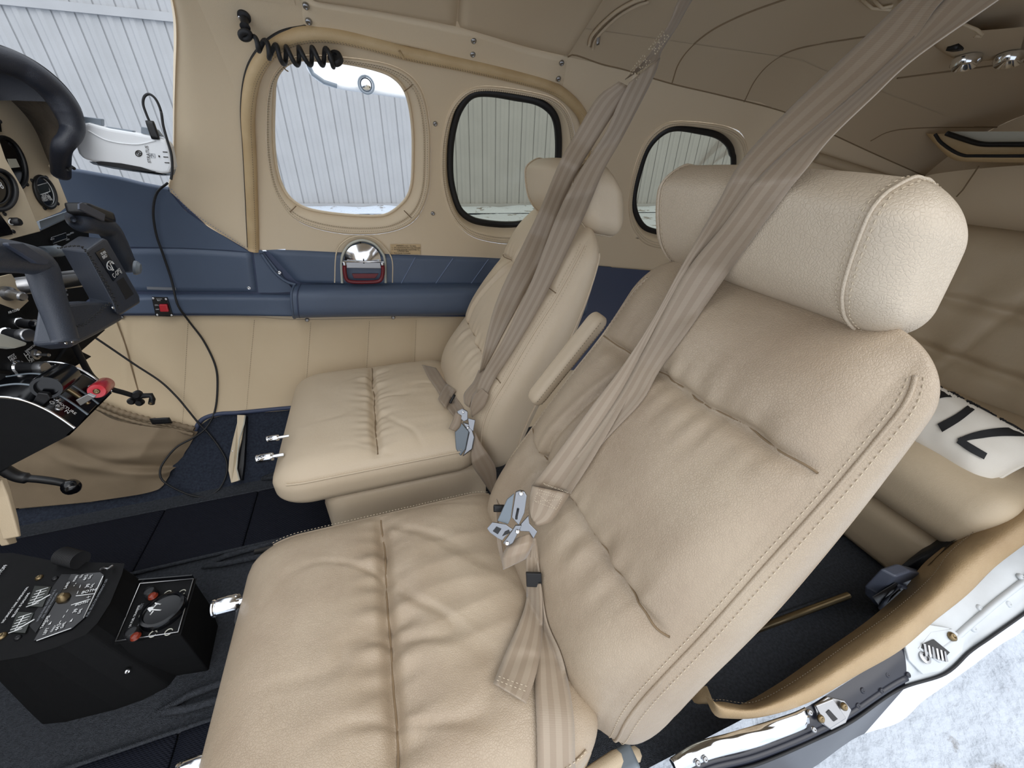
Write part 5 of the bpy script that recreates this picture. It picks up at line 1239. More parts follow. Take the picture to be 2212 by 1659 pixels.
for l in (((790, 515), (980, 492)), ((740, 610), (940, 548)), ((870, 740), (1070, 310)), ((380, 980), (740, 850))): tube('printed_line', [zp_(*l[0], dz=.003), zp_(*l[1], dz=.003)], 0.0006, 'white_print', fc_)
stitching('dashed_lines', [[zp_(*a, dz=.003) for a in l] for l in (((615, 800), (725, 630)), ((765, 415), (800, 370)), ((800, 495), (850, 370)), ((490, 790), (530, 690)))], 'white_print', fc_, L=0.004, gap=0.004, wd=0.0006)
for a, b_, r_, m_ in ((405, 325, .005, 'brass'), (15, 935, .006, 'brass'), (570, 335, .004, 'black_plastic'), (185, 950, .004, 'black_plastic')): screw(zp_(a, b_), (0, 0, 1), r_, m_, fc_)
lathe('selector_stud', zp_(665, 545), (0, 0, 1), [(0.008, 0), (0.008, 0.004), (0.004, 0.010), (0, 0.011)], 'brass', fc_)
for a, b_ in ((735, 765), (515, 795)): prism('pointer', [zp_(a-15, b_+20, .0035), zp_(a+22, b_-18, .0035), zp_(a+10, b_+12, .0035)], (0, 0, -.0005), 'white_print', fc_, bevel=0)
tube('guard_wire', [zp_(*a, dz=d) for a, d in (((1050, 240), .002), ((1075, 225), .012), ((1120, 235), .014), ((1165, 205), .004))], 0.0018, 'steel', fc_)
tube('rubber_bellows', [zp_(640+i*2, 95+i*0.5, 0.010) for i in range(100)], [0.0125+0.002*math.sin(i*0.9) for i in range(100)], 'black_rubber', fc_, seg=18)
for a, b_ in ((1215, 1165), (1325, 1300)): q = Zg([(a, b_)])[0]; screw(P(q[0], q[1], z=-0.72), (0.6, -0.6, 0.3), 0.004, 'chrome', fc_)

# auxiliary fuel box beside it
ax2 = empty('transfer_box', P(340, 1330, z=-.68), 'small black auxiliary fuel box with a round dial in the carpet', 'fuel panel')
ZA = -0.665
def za(a, b_, dz=0.0): q = Zg([(a, b_)])[0]; return P(q[0], q[1], z=ZA+dz)
tb = [za(1465, 400), za(2020, 352), za(1860, 905), za(1215, 1000)]
cb_ = sum(tb)/4
V = []
for p in tb:
    for t, z in ((0, 0), (0.0, -0.07), (0.12, FZ-ZA)): V.append(p+A([(p-cb_)[0]*t*-1, (p-cb_)[1]*t*-1, z]))
mesh('box_body', V, grid_faces(4, 3, True, False)+[(0, 3, 6, 9)], 'console_black', ax2, smooth=False, bevel=0.003)
prism('face_plate', [p*1.0+A([0, 0, 0.002]) for p in tb], (0, 0, -0.002), 'console_black', ax2, bevel=0)
tube('plate_edge', [p+A([0, 0, 0.004]) for p in tb]+[tb[0]+A([0, 0, .004])], 0.0011, 'steel', ax2)
prism('raised_flange', [tb[0], tb[1], tb[1]+A([0, 0.001, 0.012]), tb[0]+A([0, 0.001, 0.012])], (0, 0.002, 0), 'black_gloss', ax2, bevel=0)
kn = za(1715, 690)
lathe('dial_knob', kn, (0, 0, 1), [(0.031, 0), (0.031, 0.006), (0.029, 0.012), (0.025, 0.013), (0.024, 0.010), (0, 0.010)], 'black_gloss', ax2, seg=40)
kz = A([0, 0, 0.0105])
def kk(a, b_): return za(a, b_, 0)+kz+A([-0.005, 0.004, 0])
prism('arrow_head', [kk(1575, 690), kk(1670, 675), kk(1615, 735)], (0, 0, -0.0005), 'white_print', ax2, bevel=0)
for l in (((1650, 690), (1690, 645), (1725, 655)), ((1640, 710), (1730, 715)), ((1670, 640), (1695, 655)), ((1620, 765), (1650, 725))): tube('dial_mark', [kk(*a) for a in l], 0.0010, 'white_print', ax2)
for a, b_ in ((1590, 475), (1410, 895)):
    o = lathe('indicator_lamp', za(a, b_+45), (0, 0, 1), [(0.009, 0), (0.009, 0.016), (0.0075, 0.018), (0.007, 0.016)], 'black_plastic', ax2)
    lathe('amber_lens', za(a, b_+45, 0.013), (0, 0, 1), [(0.0068, 0), (0.005, 0.004), (0, 0.0055)], 'amber', o)
for a, b_ in ((1742, 490), (1892, 480), (1488, 715), (1590, 910), (1752, 890)):
    c = za(a, b_, 0.003); tube('screw_ring', [c+0.0048*A([math.cos(t), math.sin(t), 0]) for t in np.linspace(0.3, 5.8, 20)], 0.0008, 'ivory', ax2)
text('AUX FUEL TRANSFER', za(1350, 860, .003), za(1460, 610, .003), (0, 0, 1), 'white_print', ax2)
text('PRESS TO', za(1440, 830, .003), za(1480, 760, .003), (0, 0, 1), 'grey_print', ax2); text('TEST', za(1470, 660, .003), za(1500, 590, .003), (0, 0, 1), 'grey_print', ax2)

# ================================================================== DOOR SILL (bottom right)
Z7 = lambda l: [(1500+a/2.1854, 900+b_/2.1857) for a, b_ in l]
sw = empty('door_1', P(1900, 1350, y=0.13), None, None, None, 'structure')
def curve_px(l, ys, n):                 # sight-lines with a distance y from the camera plane each
    q = resample([(u, v, y) for (u, v), y in zip(l, ys)], n); return [P(a[0], a[1], y=a[2]) for a in q]
N = 90
def curve_px(l, zs, n):                 # sight-lines met at a height each
    q = resample([(u, v, z) for (u, v), z in zip(l, zs)], n); return [P(a[0], a[1], z=a[2]) for a in q]
inner = curve_px(Z7([(40, 1275), (75, 1340), (130, 1345), (280, 1355), (480, 1250), (720, 1080), (930, 930), (1110, 770), (1200, 650), (1330, 540), (1556, 350), (1700, 240)]),
                 [-.72, -.72, -.72, -.715, -.70, -.68, -.655, -.63, -.61, -.585, -.53, -.49], N)
crest = curve_px(Z7([(50, 1290), (90, 1380), (170, 1405), (290, 1405), (520, 1310), (760, 1160), (960, 1010), (1130, 860), (1250, 730), (1380, 620), (1600, 450), (1750, 330)]),
                 [-.705, -.705, -.705, -.70, -.685, -.665, -.64, -.615, -.595, -.57, -.515, -.48], N)
outer = curve_px(Z7([(60, 1300), (110, 1400), (180, 1418), (330, 1412), (540, 1350), (780, 1215), (970, 1105), (1140, 960), (1290, 840), (1420, 710), (1620, 560), (1760, 460)]),
                 [-.715, -.715, -.715, -.71, -.70, -.685, -.665, -.645, -.625, -.60, -.555, -.525], N)
V = []
for i in range(N):
    a, b_, c = inner[i], crest[i], outer[i]; lowa = a+A([0, 0.015, -0.05]); lowc = c+A([0, 0.002, -0.012])
    for t in np.linspace(0, 1, 5): V.append(lowa*(1-t)+a*t)
    for t in np.linspace(0, 1, 14)[1:]:
        q = a*(1-t)**2+2*b_*t*(1-t)+c*t*t; bulge = math.sin(math.pi*t)*0.012
        V.append(q+A([0, -0.004, 0.9])*bulge+A([0, 0, 0.0006])*noise.noise(Vector((i*0.8, t*3, 0))))
    V.append(lowc)
sr = mesh('sill_trim', V, grid_faces(N, len(V)//N), 'sill_leather', sw)
stitching('stitching', [[p+A([0, 0.001, 0.004]) for p in inner]], 'thread_dark', sw, wd=0.0006)
# metal flange outside the trim
fin = curve_px(Z7([(-120, 1620), (0, 1545), (160, 1500), (420, 1420), (540, 1365), (780, 1215), (970, 1100), (1140, 960), (1290, 840), (1420, 710), (1620, 545), (1760, 440)]),
               [-.73, -.73, -.73, -.725, -.715, -.70, -.68, -.66, -.64, -.615, -.57, -.54], N)
fout = curve_px(Z7([(-60, 1760), (100, 1690), (300, 1640), (560, 1530), (740, 1440), (960, 1290), (1180, 1215), (1300, 1110), (1400, 1040), (1556, 930), (1700, 820), (1800, 760)]),
                [-.745, -.745, -.745, -.74, -.735, -.72, -.705, -.69, -.67, -.65, -.61, -.58], N)
def strip(name, a, b_, m, i0, i1, parent, lift=0, dz=lambda t: 0, nj=10):
    V = []
    for i in range(i0, i1):
        for j in range(nj):
            t = j/(nj-1); V.append(a[i]*(1-t)+b_[i]*t+A([0, 0, dz(t)+lift]))
    return mesh(name, V, grid_faces(i1-i0, nj), m, parent)
cut = next(i for i in range(N) if (lambda p: p@RT/(p@FW)*F+1106)(fin[i]) > 1500+980/2.1854)
prof_dz = lambda t: 0.004*math.sin(math.pi*t)-0.004*(t > 0.75)
strip('black_flange', fin, fout, 'black_paint', 0, cut+1, sw, dz=prof_dz, nj=16)
strip('white_flange', fin, fout, 'white_paint', cut, N, sw, dz=prof_dz, nj=16)
skin = [p+A([0, -0.012, -0.16]) for p in fout]
strip('outer_skin', fout, skin, 'black_paint', 0, cut+1, sw, nj=4); strip('outer_skin', fout, skin, 'aircraft_white', cut, N, sw, nj=4)
tube('lower_lip', [a*0.25+b_*0.75+A([0, 0, -0.002]) for a, b_ in zip(fin[:cut+1], fout[:cut+1])], 0.006, 'black_paint', sw, seg=8)
tube('edge_bead', [p for p in fout], 0.0022, 'black_rubber', sw, seg=8)
mid = [a*0.45+b_*0.55+A([0, 0, 0.005]) for a, b_ in zip(fin[cut+6:], fout[cut+6:])]
tube('pressed_ridge', mid, 0.005, 'white_paint', sw, seg=8)
def onfl(u, v, lift=0.003):             # nearest place of the flange along a sight-line
    best = None; d = ray(u, v)
    for i in range(0, N):
        for t in np.linspace(0, 1, 13):
            p = fin[i]*(1-t)+fout[i]*t; s = (p@FW); q = d*s; e = np.linalg.norm(q-p)
            if best is None or e < best[0]: best = (e, p, s)
    return PD(u, v, best[2])+A([0, -0.0, lift])
for a, b_ in ((905, 1222), (1003, 1222), (788, 1296), (878, 1298), (767, 1368)):
    u, v = 1500+a/2.1854, 900+b_/2.1857; screw(onfl(u, v), (0, -0.5, 0.85), 0.0045, 'black_paint', sw, 'rivet')
for a, b_ in ((1340, 908), (1475, 888), (1310, 1004), (1535, 762)):
    u, v = 1500+a/2.1854, 900+b_/2.1857; screw(onfl(u, v), (0, -0.5, 0.85), 0.006, 'white_paint', sw, 'rivet')
def plate(name, l, m, parent, th=0.003, lift=0.005, bevel=0.0015):
    pts = [onfl(u, v, lift) for u, v in Z7(l)]
    c = sum(pts)/len(pts); n = nrm(np.linalg.svd(np.array(pts)-c)[2][2]); n = n if n[2] > 0 else -n
    pts = [p-n*((p-c)@n) for p in pts]; return prism(name, pts, -n*th, m, parent, bevel=bevel), c, n
# polished kick plate
kp = empty('kick_plate', onfl(1640, 1580), 'polished metal scuff plate screwed to the door sill', 'scuff plate')
i1 = next(i for i in range(N) if (lambda p: p@RT/(p@FW)*F+1106)(fin[i]) > 1500+535/2.1854)
V = []
for i in range(0, i1):
    for j in range(12):
        t = j/11*0.62; p = fin[i]*(1-t)+fout[i]*t; V.append(p+A([0, 0, 0.006+0.006*math.sin(math.pi*j/11)+0.0015*noise.noise(Vector((i*0.25, j*0.4, 0)))]))
mesh('plate_sheet', V, grid_faces(i1, 12), 'chrome', kp, solid=0.0012)
for a, b_ in ((530, 1412), (548, 1492), (40, 1632), (5, 1650)):
    u, v = 1500+a/2.1854, 900+b_/2.1857; screw(onfl(u, v, 0.012), (0, -0.3, 0.95), 0.004, 'steel', kp)
# striker plate
sp = empty('striker_plate', onfl(1795, 1545), 'grey steel striker plate with a slot beside the scuff plate', 'striker plate')
plate('plate_base', [(560, 1375), (620, 1332), (700, 1350), (735, 1395), (705, 1455), (640, 1490), (585, 1455)], 'steel', sp, 0.004, 0.007)
_, c, n = plate('plate_cover', [(560, 1378), (640, 1345), (705, 1440), (625, 1490), (600, 1470)], 'steel', sp, 0.004, 0.011)
plate('slot', [(605, 1412), (622, 1400), (660, 1442), (642, 1455)], 'black_plastic', sp, 0.001, 0.0118, 0)
for a, b_ in ((690, 1385), (582, 1442)): screw(onfl(1500+a/2.1854, 900+b_/2.1857, 0.012), n, 0.0055, 'brass', sp)
# white latch
la = empty('door_latch', onfl(2020, 1420), 'white painted latch plate with toothed catch on the white sill', 'latch')
plate('latch_plate', [(985, 1070), (1080, 990), (1180, 1005), (1265, 1050), (1260, 1120), (1160, 1215), (1060, 1225), (1000, 1160)], 'white_paint', la, 0.004, 0.007)
plate('latch_body', [(1100, 1030), (1200, 1015), (1250, 1060), (1225, 1130), (1150, 1180), (1040, 1110)], 'white_paint', la, 0.003, 0.010)
plate('latch_slot', [(1090, 1078), (1110, 1068), (1188, 1130), (1150, 1165), (1055, 1110), (1060, 1092)], 'black_plastic', la, 0.001, 0.0115, 0)
for i in range(6):
    a = 1062+i*19; plate('tooth', [(a, 1090+i*7), (a+9, 1092+i*7), (a+20, 1150+i*5), (a+8, 1152+i*5)], 'steel', la, 0.002, 0.013, 0.0005)
screw(onfl(1500+1195/2.1854, 900+1057/2.1857, 0.013), (0, -0.4, 0.9), 0.007, 'brass', la)
lathe('bushing', onfl(1500+1068/2.1854, 900+1150/2.1857, 0.010), (0, -0.4, 0.9), [(0.009, 0), (0.009, 0.002), (0.005, 0.003), (0.005, 0.001), (0, 0.001)], 'steel', la)

# ================================================================== REAR OF THE CABIN
bench = empty('rear_bench', (1.25, 0.58, FZ), 'cream leather rear bench seat behind the front seats', 'bench seat')
Soft((0.24, 0.42, 0.068), (0.03, 0.03, 0.03), lambda q: A([q[0]+1.24, q[1]+0.58, q[2]-0.732])).build('bench_base', 'leather_rear', bench, n=(12, 20, 6))
def fbn(q):
    x, y, z = q; up = 0.012*(1-(x/.25)**4) if z > 0 else 0
    if z > 0: up += 0.006*noise.noise(Vector((x*9, y*9, 0)))
    return A([x+1.23, y+0.58, z-0.592+up])
Soft((0.245, 0.445, 0.076), (0.07, 0.05, 0.060), fbn).build('seat_cushion', 'leather_rear', bench, n=(40, 60, 14))
def fbb(q):                              # pillowed back
    x, y, z = q; h = (z+0.23)/0.46; f = 0
    if x < 0:
        for g_ in (0.32, 0.62): f -= 0.016*fold((h-g_)/0.035)
        for yy in (-0.28, -0.05, 0.2): f -= 0.006*fold((y-yy+0.1*h)/0.012)
        f += 0.006*noise.noise(Vector((y*14, z*10, 3)))*1.0
        for g_ in (0.32, 0.62): f += 0.004*math.sin(y*70)*fold((h-g_)/0.07)
    return A([x+1.50-f+0.09*h, y+0.58, z-0.37])
Soft((0.055, 0.44, 0.235), (0.045, 0.05, 0.06), fbb).build('backrest', 'leather_rear', bench, n=(8, 110, 90))
# throw pillow with three big letters
pc = [P(u, v, x=xx) for u, v, xx in ((1960, 795, 1.17), (2290, 975, 1.17), (2118, 1062, 1.05), (1905, 925, 1.05))]
pil = empty('throw_pillow', sum(pc)/4, 'off-white cotton throw pillow printed with large black letters YTZ on the bench', 'pillow')
def bil(s, t): return pc[0]*(1-s)*(1-t)+pc[1]*s*(1-t)+pc[2]*s*t+pc[3]*(1-s)*t
pn = nrm(np.cross(pc[1]-pc[0], pc[3]-pc[0])); pn = pn if pn@A([-1, -0.5, 1]) > 0 else -pn
def pill(s, t, sd=1):
    e = max(0, 1-abs(2*s-1)**2.4)*max(0, 1-abs(2*t-1)**2.4); sag = 0.035*((2*s-1)**2*(1-(2*t-1)**2)*0.0+0)
    s2 = 0.5+(s-0.5)*(1-0.06*(1-(2*t-1)**2)); t2 = 0.5+(t-0.5)*(1-0.07*(1-(2*s-1)**2))
    return bil(s2, t2)+pn*sd*0.045*e**0.55+pn*0.002*noise.noise(Vector((s*6, t*6, sd)))
for sd in (1, -1):
    V = [pill(i/40, j/40, sd) for i in range(41) for j in range(41)]
    mesh('pillow_face' if sd > 0 else 'pillow_back', V, grid_faces(41, 41), 'pillow_cloth', pil)
rim = [bil(0.5+(s-0.5)*(1-0.06*(1-(2*t-1)**2)), 0.5+(t-0.5)*(1-0.07*(1-(2*s-1)**2))) for s, t in [(i/20, 0) for i in range(20)]+[(1, i/20) for i in range(20)]+[(1-i/20, 1) for i in range(20)]+[(0, 1-i/20) for i in range(20)]]
tube('pillow_piping', rim, 0.003, 'pillow_cloth', pil, closed=True)
def letter(strokes):                     # strokes in pixels, laid on the pillow's face
    import itertools
    G = [(i/60, j/60, pill(i/60, j/60)) for i in range(61) for j in range(61)]
    px = np.array([[p@RT/(p@FW)*F+1106, 829.5-p@UP/(p@FW)*F] for _, _, p in G]); dp = np.array([p@FW for _, _, p in G])
    for stq in strokes:
        a = resample([s[:2] for s in stq], 24); w_ = np.interp(np.linspace(0, 1, 24), np.linspace(0, 1, len(stq)), [s[2] for s in stq]); V = []
        for i, q in enumerate(a):
            tq = nrm(a[min(23, i+1)]-a[max(0, i-1)]); nq = A([-tq[1], tq[0]])
            for t in np.linspace(-1, 1, 6):
                c = q+nq*w_[i]*t; k = np.argsort(((px-c)**2).sum(1))[:6]; ww = 1/(((px[k]-c)**2).sum(1)+4); d = (dp[k]*ww).sum()/ww.sum()
                far_ = math.sqrt(((px[k[0]]-c)**2).sum()) > 5; cc_p = px[k[0]] if far_ else c
                V.append(PD(cc_p[0], cc_p[1], (dp[k[0]] if far_ else d)-0.0025))
        mesh('printed_letter', V, grid_faces(24, 6), 'ink_black', pil)
Zp = lambda l: [(1800+a/2.369, 450+b_/2.37, w_/2.37) for a, b_, w_ in l]
letter([Zp([(545, 905, 20), (500, 970, 22), (420, 1020, 24), (330, 1060, 24)]), Zp([(490, 965, 22), (580, 950, 16), (680, 965, 10)]),
        Zp([(545, 1125, 24), (640, 1070, 22), (720, 1010, 20), (745, 1005, 20)]), Zp([(680, 985, 7), (760, 1015, 9), (840, 1055, 8)]),
        Zp([(850, 1075, 10), (920, 1100, 14), (1000, 1150, 20)]), Zp([(1000, 1145, 22), (850, 1145, 22), (720, 1165, 20), (640, 1190, 12)]), Zp([(640, 1185, 18), (700, 1225, 20), (780, 1270, 18)])])
# black belt guide on the near wall, with webbing
bgd = empty('belt_guide', P(1930, 1270, y=0.178), 'black plastic belt guide on the dark wall behind the near seat', 'belt guide')
gy = 0.178
prism('guide_shell', [P(u, v, y=gy) for u, v in Z7([(800, 800), (880, 715), (950, 692), (1040, 715), (1090, 765), (1060, 810), (1010, 850), (960, 920), (890, 955), (850, 890), (800, 835)])], (0.01, -0.02, 0.0), 'slate_plastic', bgd, bevel=0.004)
prism('guide_opening', [P(u, v, y=gy-0.022) for u, v in Z7([(840, 850), (950, 782), (1030, 825), (960, 900), (900, 950), (880, 905)])], (0.0, -0.001, 0.0), 'black_plastic', bgd, bevel=0)
tube('guide_bar', [P(u, v, y=gy-0.026) for u, v in Z7([(878, 905), (900, 870), (970, 800), (1020, 815)])], 0.0035, 'slate_plastic', bgd)
prism('belt_webbing', [P(u, v, y=gy-0.025) for u, v in Z7([(885, 900), (970, 815), (1010, 850), (950, 910), (895, 950)])], (0, -0.001, 0), 'black_rubber', bgd, bevel=0)
# dark lining on the inside of the near wall
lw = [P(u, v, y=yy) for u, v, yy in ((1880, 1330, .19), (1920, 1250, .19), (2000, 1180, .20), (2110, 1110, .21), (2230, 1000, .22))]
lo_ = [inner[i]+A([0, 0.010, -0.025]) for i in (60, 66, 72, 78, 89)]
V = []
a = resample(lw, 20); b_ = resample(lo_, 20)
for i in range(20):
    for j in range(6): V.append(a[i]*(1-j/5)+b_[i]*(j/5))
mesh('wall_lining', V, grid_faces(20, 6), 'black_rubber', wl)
# brass edging strip on the rear floor
es = empty('floor_edging', P(1730, 1325, z=FZ), 'worn brass edging strip on the dark rear carpet', 'edging strip')
p0, p1 = P(1600, 1372, z=FZ+0.006), P(1832, 1286, z=FZ+0.006)
tube('strip', [p0, p1], 0.007, 'brass', es, seg=8); tube('strip_edge', [p0+A([0, 0.008, -0.003]), p1+A([0, 0.008, -0.003])], 0.005, 'carpet', es, seg=6)
# window slot high in the rear lining
rw = empty('window_5', P(2130, 325, x=1.7), None, None, None, 'structure')
pxo = [(2020, 290), (2035, 310), (2075, 334), (2120, 337), (2300, 337)]; pxi = [(2045, 288), (2080, 300), (2120, 311), (2170, 312), (2300, 312)]
X5 = 1.62
for l, r_, m_ in ((pxo, 0.004, 'black_rubber'), (pxi, 0.006, 'gasket')):
    tube('slot_gasket', [P(u, v, x=X5) for u, v in resample(l, 40)], r_, m_, rw)
a = resample([(2000, 288), (2020, 312), (2060, 345), (2120, 350), (2300, 352)], 30); b_ = resample(pxo, 30); c_ = resample(pxi, 30)
V = []
for i in range(30):
    for l, xx in ((a[i], X5+0.02), ((a[i]+b_[i])/2, X5-0.002), (b_[i], X5), ((b_[i]+c_[i])/2, X5+0.02), (c_[i], X5+0.01)): V.append(P(l[0], l[1], x=xx))
mesh('slot_surround', V, grid_faces(30, 5), 'seal_leather', rw)
V = []
for i in range(30):
    for t in np.linspace(0, 1, 5): V.append(P(c_[i][0], c_[i][1]*(1-t)+284*t, x=X5+0.015))
mesh('window_pane', V, grid_faces(30, 5), 'ivory', rw)  # opaque pane; the pale light on the glass is put into its colour
# rear bulkhead upholstery roll, cheek seam
for l in ([(1750, 330), (1880, 372), (2008, 412)],): tube('bulkhead_roll', [S(u, v, 0.02) for u, v in resample(l, 30)], 0.014, 'leather_rear', bk)
tube('panel_seam', [P(u, v, x=1.66) for u, v in ((2115, 358), (2080, 410), (2066, 425))], 0.002, 'seam_dark', bk)
V = []
for i, s in enumerate(np.linspace(0, 1, 24)):
    for j, t in enumerate(np.linspace(0, 1, 10)):
        u = 1985+300*s; v = (388-36*s**0.5 if s < 1 else 352)*(1-t)+620*t; V.append(P(u, v, x=1.70-0.03*math.sin(math.pi*t)))
mesh('bulkhead_cushion', V, grid_faces(24, 10), 'trim_beige', bk)
# overhead panel with reading lights and air vents
op = empty('overhead_panel', S(2110, 60, 0.03), 'beige overhead panel with chrome reading lights on the rear ceiling', 'overhead panel')
oo = 0.04
def os_(u, v, o=oo): return S(u, v, o)
Zo = lambda l: [(1750+a/3.686, b_/3.686) for a, b_ in l]
ol = Zo([(700, -30), (900, 200), (1000, 340), (1210, 458), (1400, 450), (1750, 420)]); oi = Zo([(980, -30), (1120, 100), (1180, 240), (1300, 300), (1500, 290), (1750, 260)])
V = []
a = resample(ol, 30); b_ = resample(oi, 30)
for i in range(30):
    for t, o_ in ((0, 0.0), (0.12, 0.014), (0.6, 0.03), (1, 0.034)): q = a[i]*(1-t)+b_[i]*t; V.append(S(q[0], q[1], o_))
    V.append(S(b_[i][0]+20, b_[i][1]-60, 0.034))
mesh('panel_shell', V, grid_faces(30, 5), 'headliner', op)
for a_, b2 in ((1300, 330), (1680, 290)):
    p = S(1750+a_/3.686, b2/3.686, 0.036); n = -grad(p)
    lathe('reading_light', p, n, [(0.026, 0), (0.026, 0.008), (0.021, 0.016), (0.017, 0.013), (0.010, 0.006), (0, 0.006)], 'chrome', op)
p = S(1750+1212/3.686, 238/3.686, 0.034); obox('switch', p, (1, 0, 0), (0, 1, 0), (0, 0, 1), (0.014, 0.010, 0.006), 0.002, 'black_plastic', op, n=(3, 3, 2))
tube('vent_edge', [S(u, v, 0.035) for u, v in Zo([(1180, -20), (1400, 70), (1450, 110), (1440, 130), (1380, 125)])], 0.003, 'trim_beige', op)
p = S(1915, 8, 0.01); 
for s in (0, 1): tube('vent_edge', [S(1860+s*25, -10, 0.006), S(1885+s*22, 8, 0.008), S(1925+s*5, 14-s*8, 0.006)], 0.003, 'trim_beige', op)

# ================================================================== ON THE RIGHT WALL
# armrest
am = empty('side_armrest', S(830, 650, 0.04), 'long padded blue leather armrest on the side wall below the hatch', 'armrest')
tp = [S(u, v, 0.0) for u, v in resample([(637, 613), (750, 612), (900, 611), (1060, 611), (1250, 615)], 40)]
bt = [S(u, v, 0.0) for u, v in resample([(641, 684), (750, 682), (900, 681), (1060, 679), (1250, 683)], 40)]
V = []
for a, b_ in zip(tp, bt):
    for k in range(17):
        t = k/16; p = a*(1-t)+b_*t; n = -grad(p); V.append(p+n*(0.062*(1-abs(2*t-1)**3.5)**(1/2.4)+0.0)+A([0, 0, 0.016*(1-t)*(math.sin(math.pi*t))]))
am_body = mesh('armrest_pad', V, grid_faces(40, 17), 'blue_leather', am)
Fcap = [tuple(range(17))]
mesh('armrest_end', V[:17], Fcap, 'blue_leather', am, smooth=False)
tube('end_piping', V[:17], 0.003, 'blue_leather', am); tube('end_piping', [A(p)+A([0.014, 0, 0])+0.001*(-grad(A(p))) for p in V[:17]], 0.0016, 'blue_dark', am)
# hatch handle
hh = empty('hatch_handle', S(785, 565, 0.01), 'red emergency pull handle behind a clear domed cover on the side wall', 'emergency handle')
Zh = lambda l: [(450+a/3.403, 450+b_/3.403) for a, b_ in l]
ho = Zh([(985, 540), (980, 400), (990, 330), (1030, 265), (1090, 232), (1150, 228), (1220, 255), (1270, 310), (1295, 370), (1302, 540)])
lo2 = [S(u, v, 0.012) for u, v in resample(ho, 50)]
tube('housing_rim', lo2, 0.0045, 'ivory', hh, flat=0.8)
pc2 = sum(lo2)/50; V = []
for p in lo2:
    for r_ in range(5): V.append((p*(1-r_/4)+pc2*(r_/4))+grad(p)*0.014*min(1, r_))
mesh('housing_recess', V, grid_faces(50, 5), 'grey_plastic', hh)
tube('collar', [S(u, v, 0.010) for u, v in resample(Zh([(930, 540), (940, 330), (985, 250), (1060, 205), (1150, 198), (1240, 230), (1310, 300), (1350, 380), (1352, 540)]), 50)], 0.0018, 'trim_beige', hh)
di = resample(Zh([(1002, 372), (1010, 320), (1050, 272), (1110, 255), (1150, 255), (1210, 275), (1255, 325), (1268, 378)]), 24); V = []
for i, (u, v) in enumerate(di):
    for t in np.linspace(0, 1, 7):
        q = (u*(1-t)+(450+1135/3.403)*t, v*(1-t)+(450+378/3.403)*t); V.append(S(q[0], q[1], 0.012+0.012*math.sin(t*math.pi/2)))
mesh('clear_dome', V, grid_faces(24, 7), 'chrome', hh)
prism('hinge_block', [S(u, v, 0.022) for u, v in Zh([(1012, 378), (1265, 380), (1270, 428), (1010, 424)])], grad(S(785, 565))*0.012, 'steel', hh, bevel=0.001)
tube('hinge_rod', [S(u, v, 0.026) for u, v in Zh([(995, 374), (1285, 378)])], 0.0022, 'chrome', hh)
tube('latch_pin', [S(u, v, 0.026) for u, v in Zh([(1140, 355), (1142, 388)])], 0.0016, 'black_plastic', hh)
tube('pull_bar', [S(u, v, 0.028) for u, v in resample(Zh([(1003, 400), (1005, 450), (1020, 505), (1060, 522), (1150, 525), (1240, 520), (1268, 500), (1280, 450), (1278, 400)]), 40)], 0.0052, 'maroon', hh)
prism('red_plate', [S(u, v, 0.016) for u, v in Zh([(1055, 470), (1250, 470), (1225, 505), (1070, 505)])], grad(S(785, 585))*0.004, 'maroon', hh, bevel=0.001)
prism('dark_recess', [S(u, v, 0.006) for u, v in Zh([(1030, 432), (1262, 434), (1250, 470), (1050, 470)])], grad(S(785, 585))*0.003, 'black_plastic', hh, bevel=0)
for q in Zh([(1002, 402), (1276, 405)]): lathe('bar_end', S(q[0], q[1], 0.024), (0, 0, 1), [(0.0055, -0.004), (0.0055, 0.008), (0.003, 0.010), (0, 0.010)], 'chrome', hh)
for q in Zh([(1022, 300), (1118, 246), (1245, 300)]): screw(S(q[0], q[1], 0.010), -grad(S(*q)), 0.0022, 'black_plastic', hh)
# emergency placard
pk = empty('exit_placard', S(877, 537, 0.003), 'small yellowish emergency exit placard beside the red handle', 'placard')
V = [S(u, v, 0.0025) for u in np.linspace(843, 908, 6) for v in np.linspace(527, 549, 3)]
mesh('placard_card', V, grid_faces(6, 3), 'seal_leather', pk)
for i, (s, a, b_) in enumerate((('EMERGENCY EXIT   TO OPEN', 856, 898), ('1   LIFT HANDLE DO NOT PULL INWARD', 846, 907), ('2   ROTATE COUNTER CLOCKWISE TO', 846, 905), ('UNFASTEN', 858, 882), ('3   PUSH DOOR OUTWARD', 846, 886))):
    y = 531+i*3.9+0.3; text(s, S(a, y, 0.003), S(b_, y+1.0, 0.003), -grad(S(877, 537)), 'ink', pk)
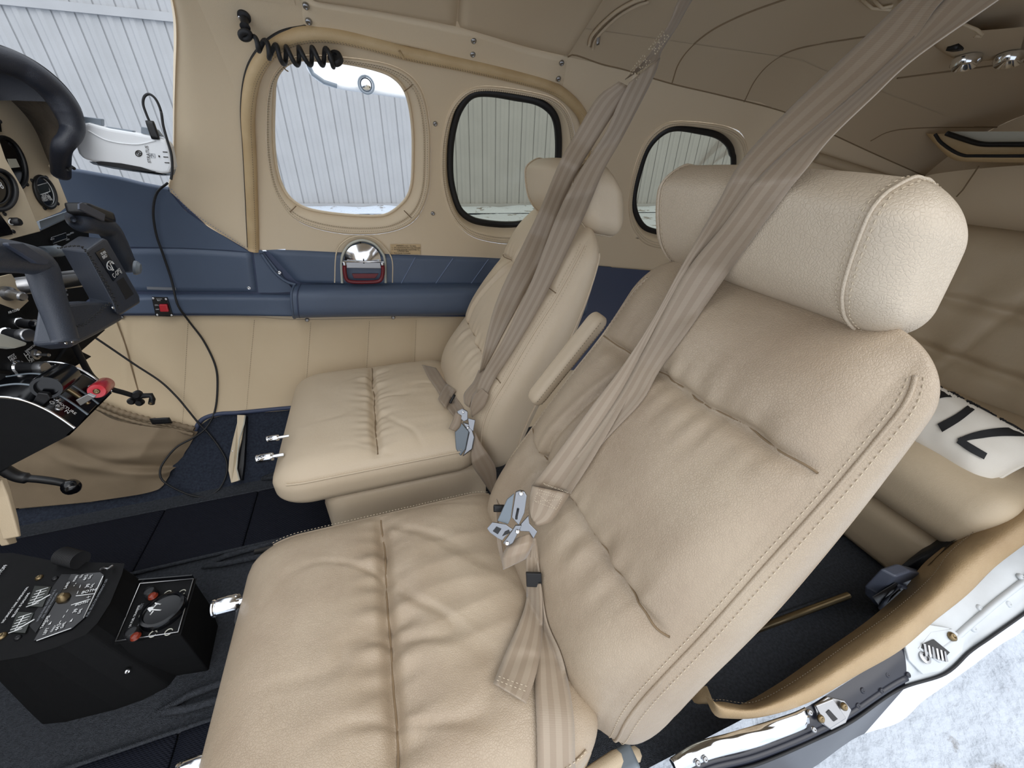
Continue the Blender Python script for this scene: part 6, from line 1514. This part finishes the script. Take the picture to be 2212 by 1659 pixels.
# red rocker switch
rs = empty('rocker_switch', S(361, 657, 0.03), 'red rocker switch on a black plate in the blue side ledge', 'switch')
so_ = 0.0265
n_ = -grad(S(361, 657))
prism('switch_plate', [S(u, v, so_) for u, v in ((337, 635), (370, 636), (383, 678), (346, 677))], -n_*0.004, 'black_gloss', rs, bevel=0.001)
prism('rocker', [S(u, v, so_+0.007) for u, v in ((355, 650), (372, 650), (376, 666), (358, 666))], -n_*0.007, 'red_plastic', rs, bevel=0.002)
for q in ((341, 638), (368, 640), (380, 675), (350, 674)): screw(S(*q, so_), n_, 0.0028, 'chrome', rs)
text('OXYGEN', S(348, 640, so_), S(360, 640, so_), n_, 'white_print', rs); text('BLK', S(350, 643.5, so_), S(357, 643.5, so_), n_, 'white_print', rs)
text('ON', S(345, 654, so_), S(352, 654, so_), n_, 'white_print', rs); text('OFF', S(347, 663, so_), S(354, 663, so_), n_, 'white_print', rs)
# coiled cord above the first window
cc_ = empty('coiled_cord', S(620, 85, 0.02), 'black coiled cord hanging between two hooks above the first window', 'cord')
ctrl = resample([(545, 58), (575, 75), (600, 88), (635, 92), (670, 92), (700, 94), (715, 98)], 200); pts = []
turns = 6.5
for i, (u, v) in enumerate(ctrl):
    t = i/199; c = S(u, v, 0.034-0.0*t); tg = nrm(S(ctrl[min(199, i+1)][0], ctrl[min(199, i+1)][1], 0.034)-S(ctrl[max(0, i-1)][0], ctrl[max(0, i-1)][1], 0.034))
    u_ = nrm(np.cross(tg, (0, 1, 0))); v_ = np.cross(tg, u_); a = 2*math.pi*turns*t; R_ = 0.0125*(0.6+0.4*min(1, t*4))
    pts.append(c+R_*(math.cos(a)*u_+math.sin(a)*v_))
tube('coil', resample(pts, 300), 0.0040, 'black_rubber', cc_, seg=10)
q = S(527, 34, 0.0); n = -grad(q)
lathe('hook_stud', q, n, [(0.010, 0), (0.010, 0.004), (0.006, 0.006), (0.006, 0.022), (0.008, 0.024), (0, 0.026)], 'black_rubber', cc_)
tube('cord_knot', [S(527+10*math.cos(a), 46+9*math.sin(a), 0.03) for a in np.linspace(0, 2*math.pi, 20)[:-1]], 0.0048, 'black_rubber', cc_, closed=True)
screw(S(519, 34, 0.004), n, 0.004, 'chrome', cc_)
q = S(720, 99, 0.03); lathe('end_disc', q, -FW, [(0.0135, -0.006), (0.0135, 0.002), (0.011, 0.005), (0.006, 0.005), (0.005, 0.002), (0, 0.002)], 'black_rubber', cc_)
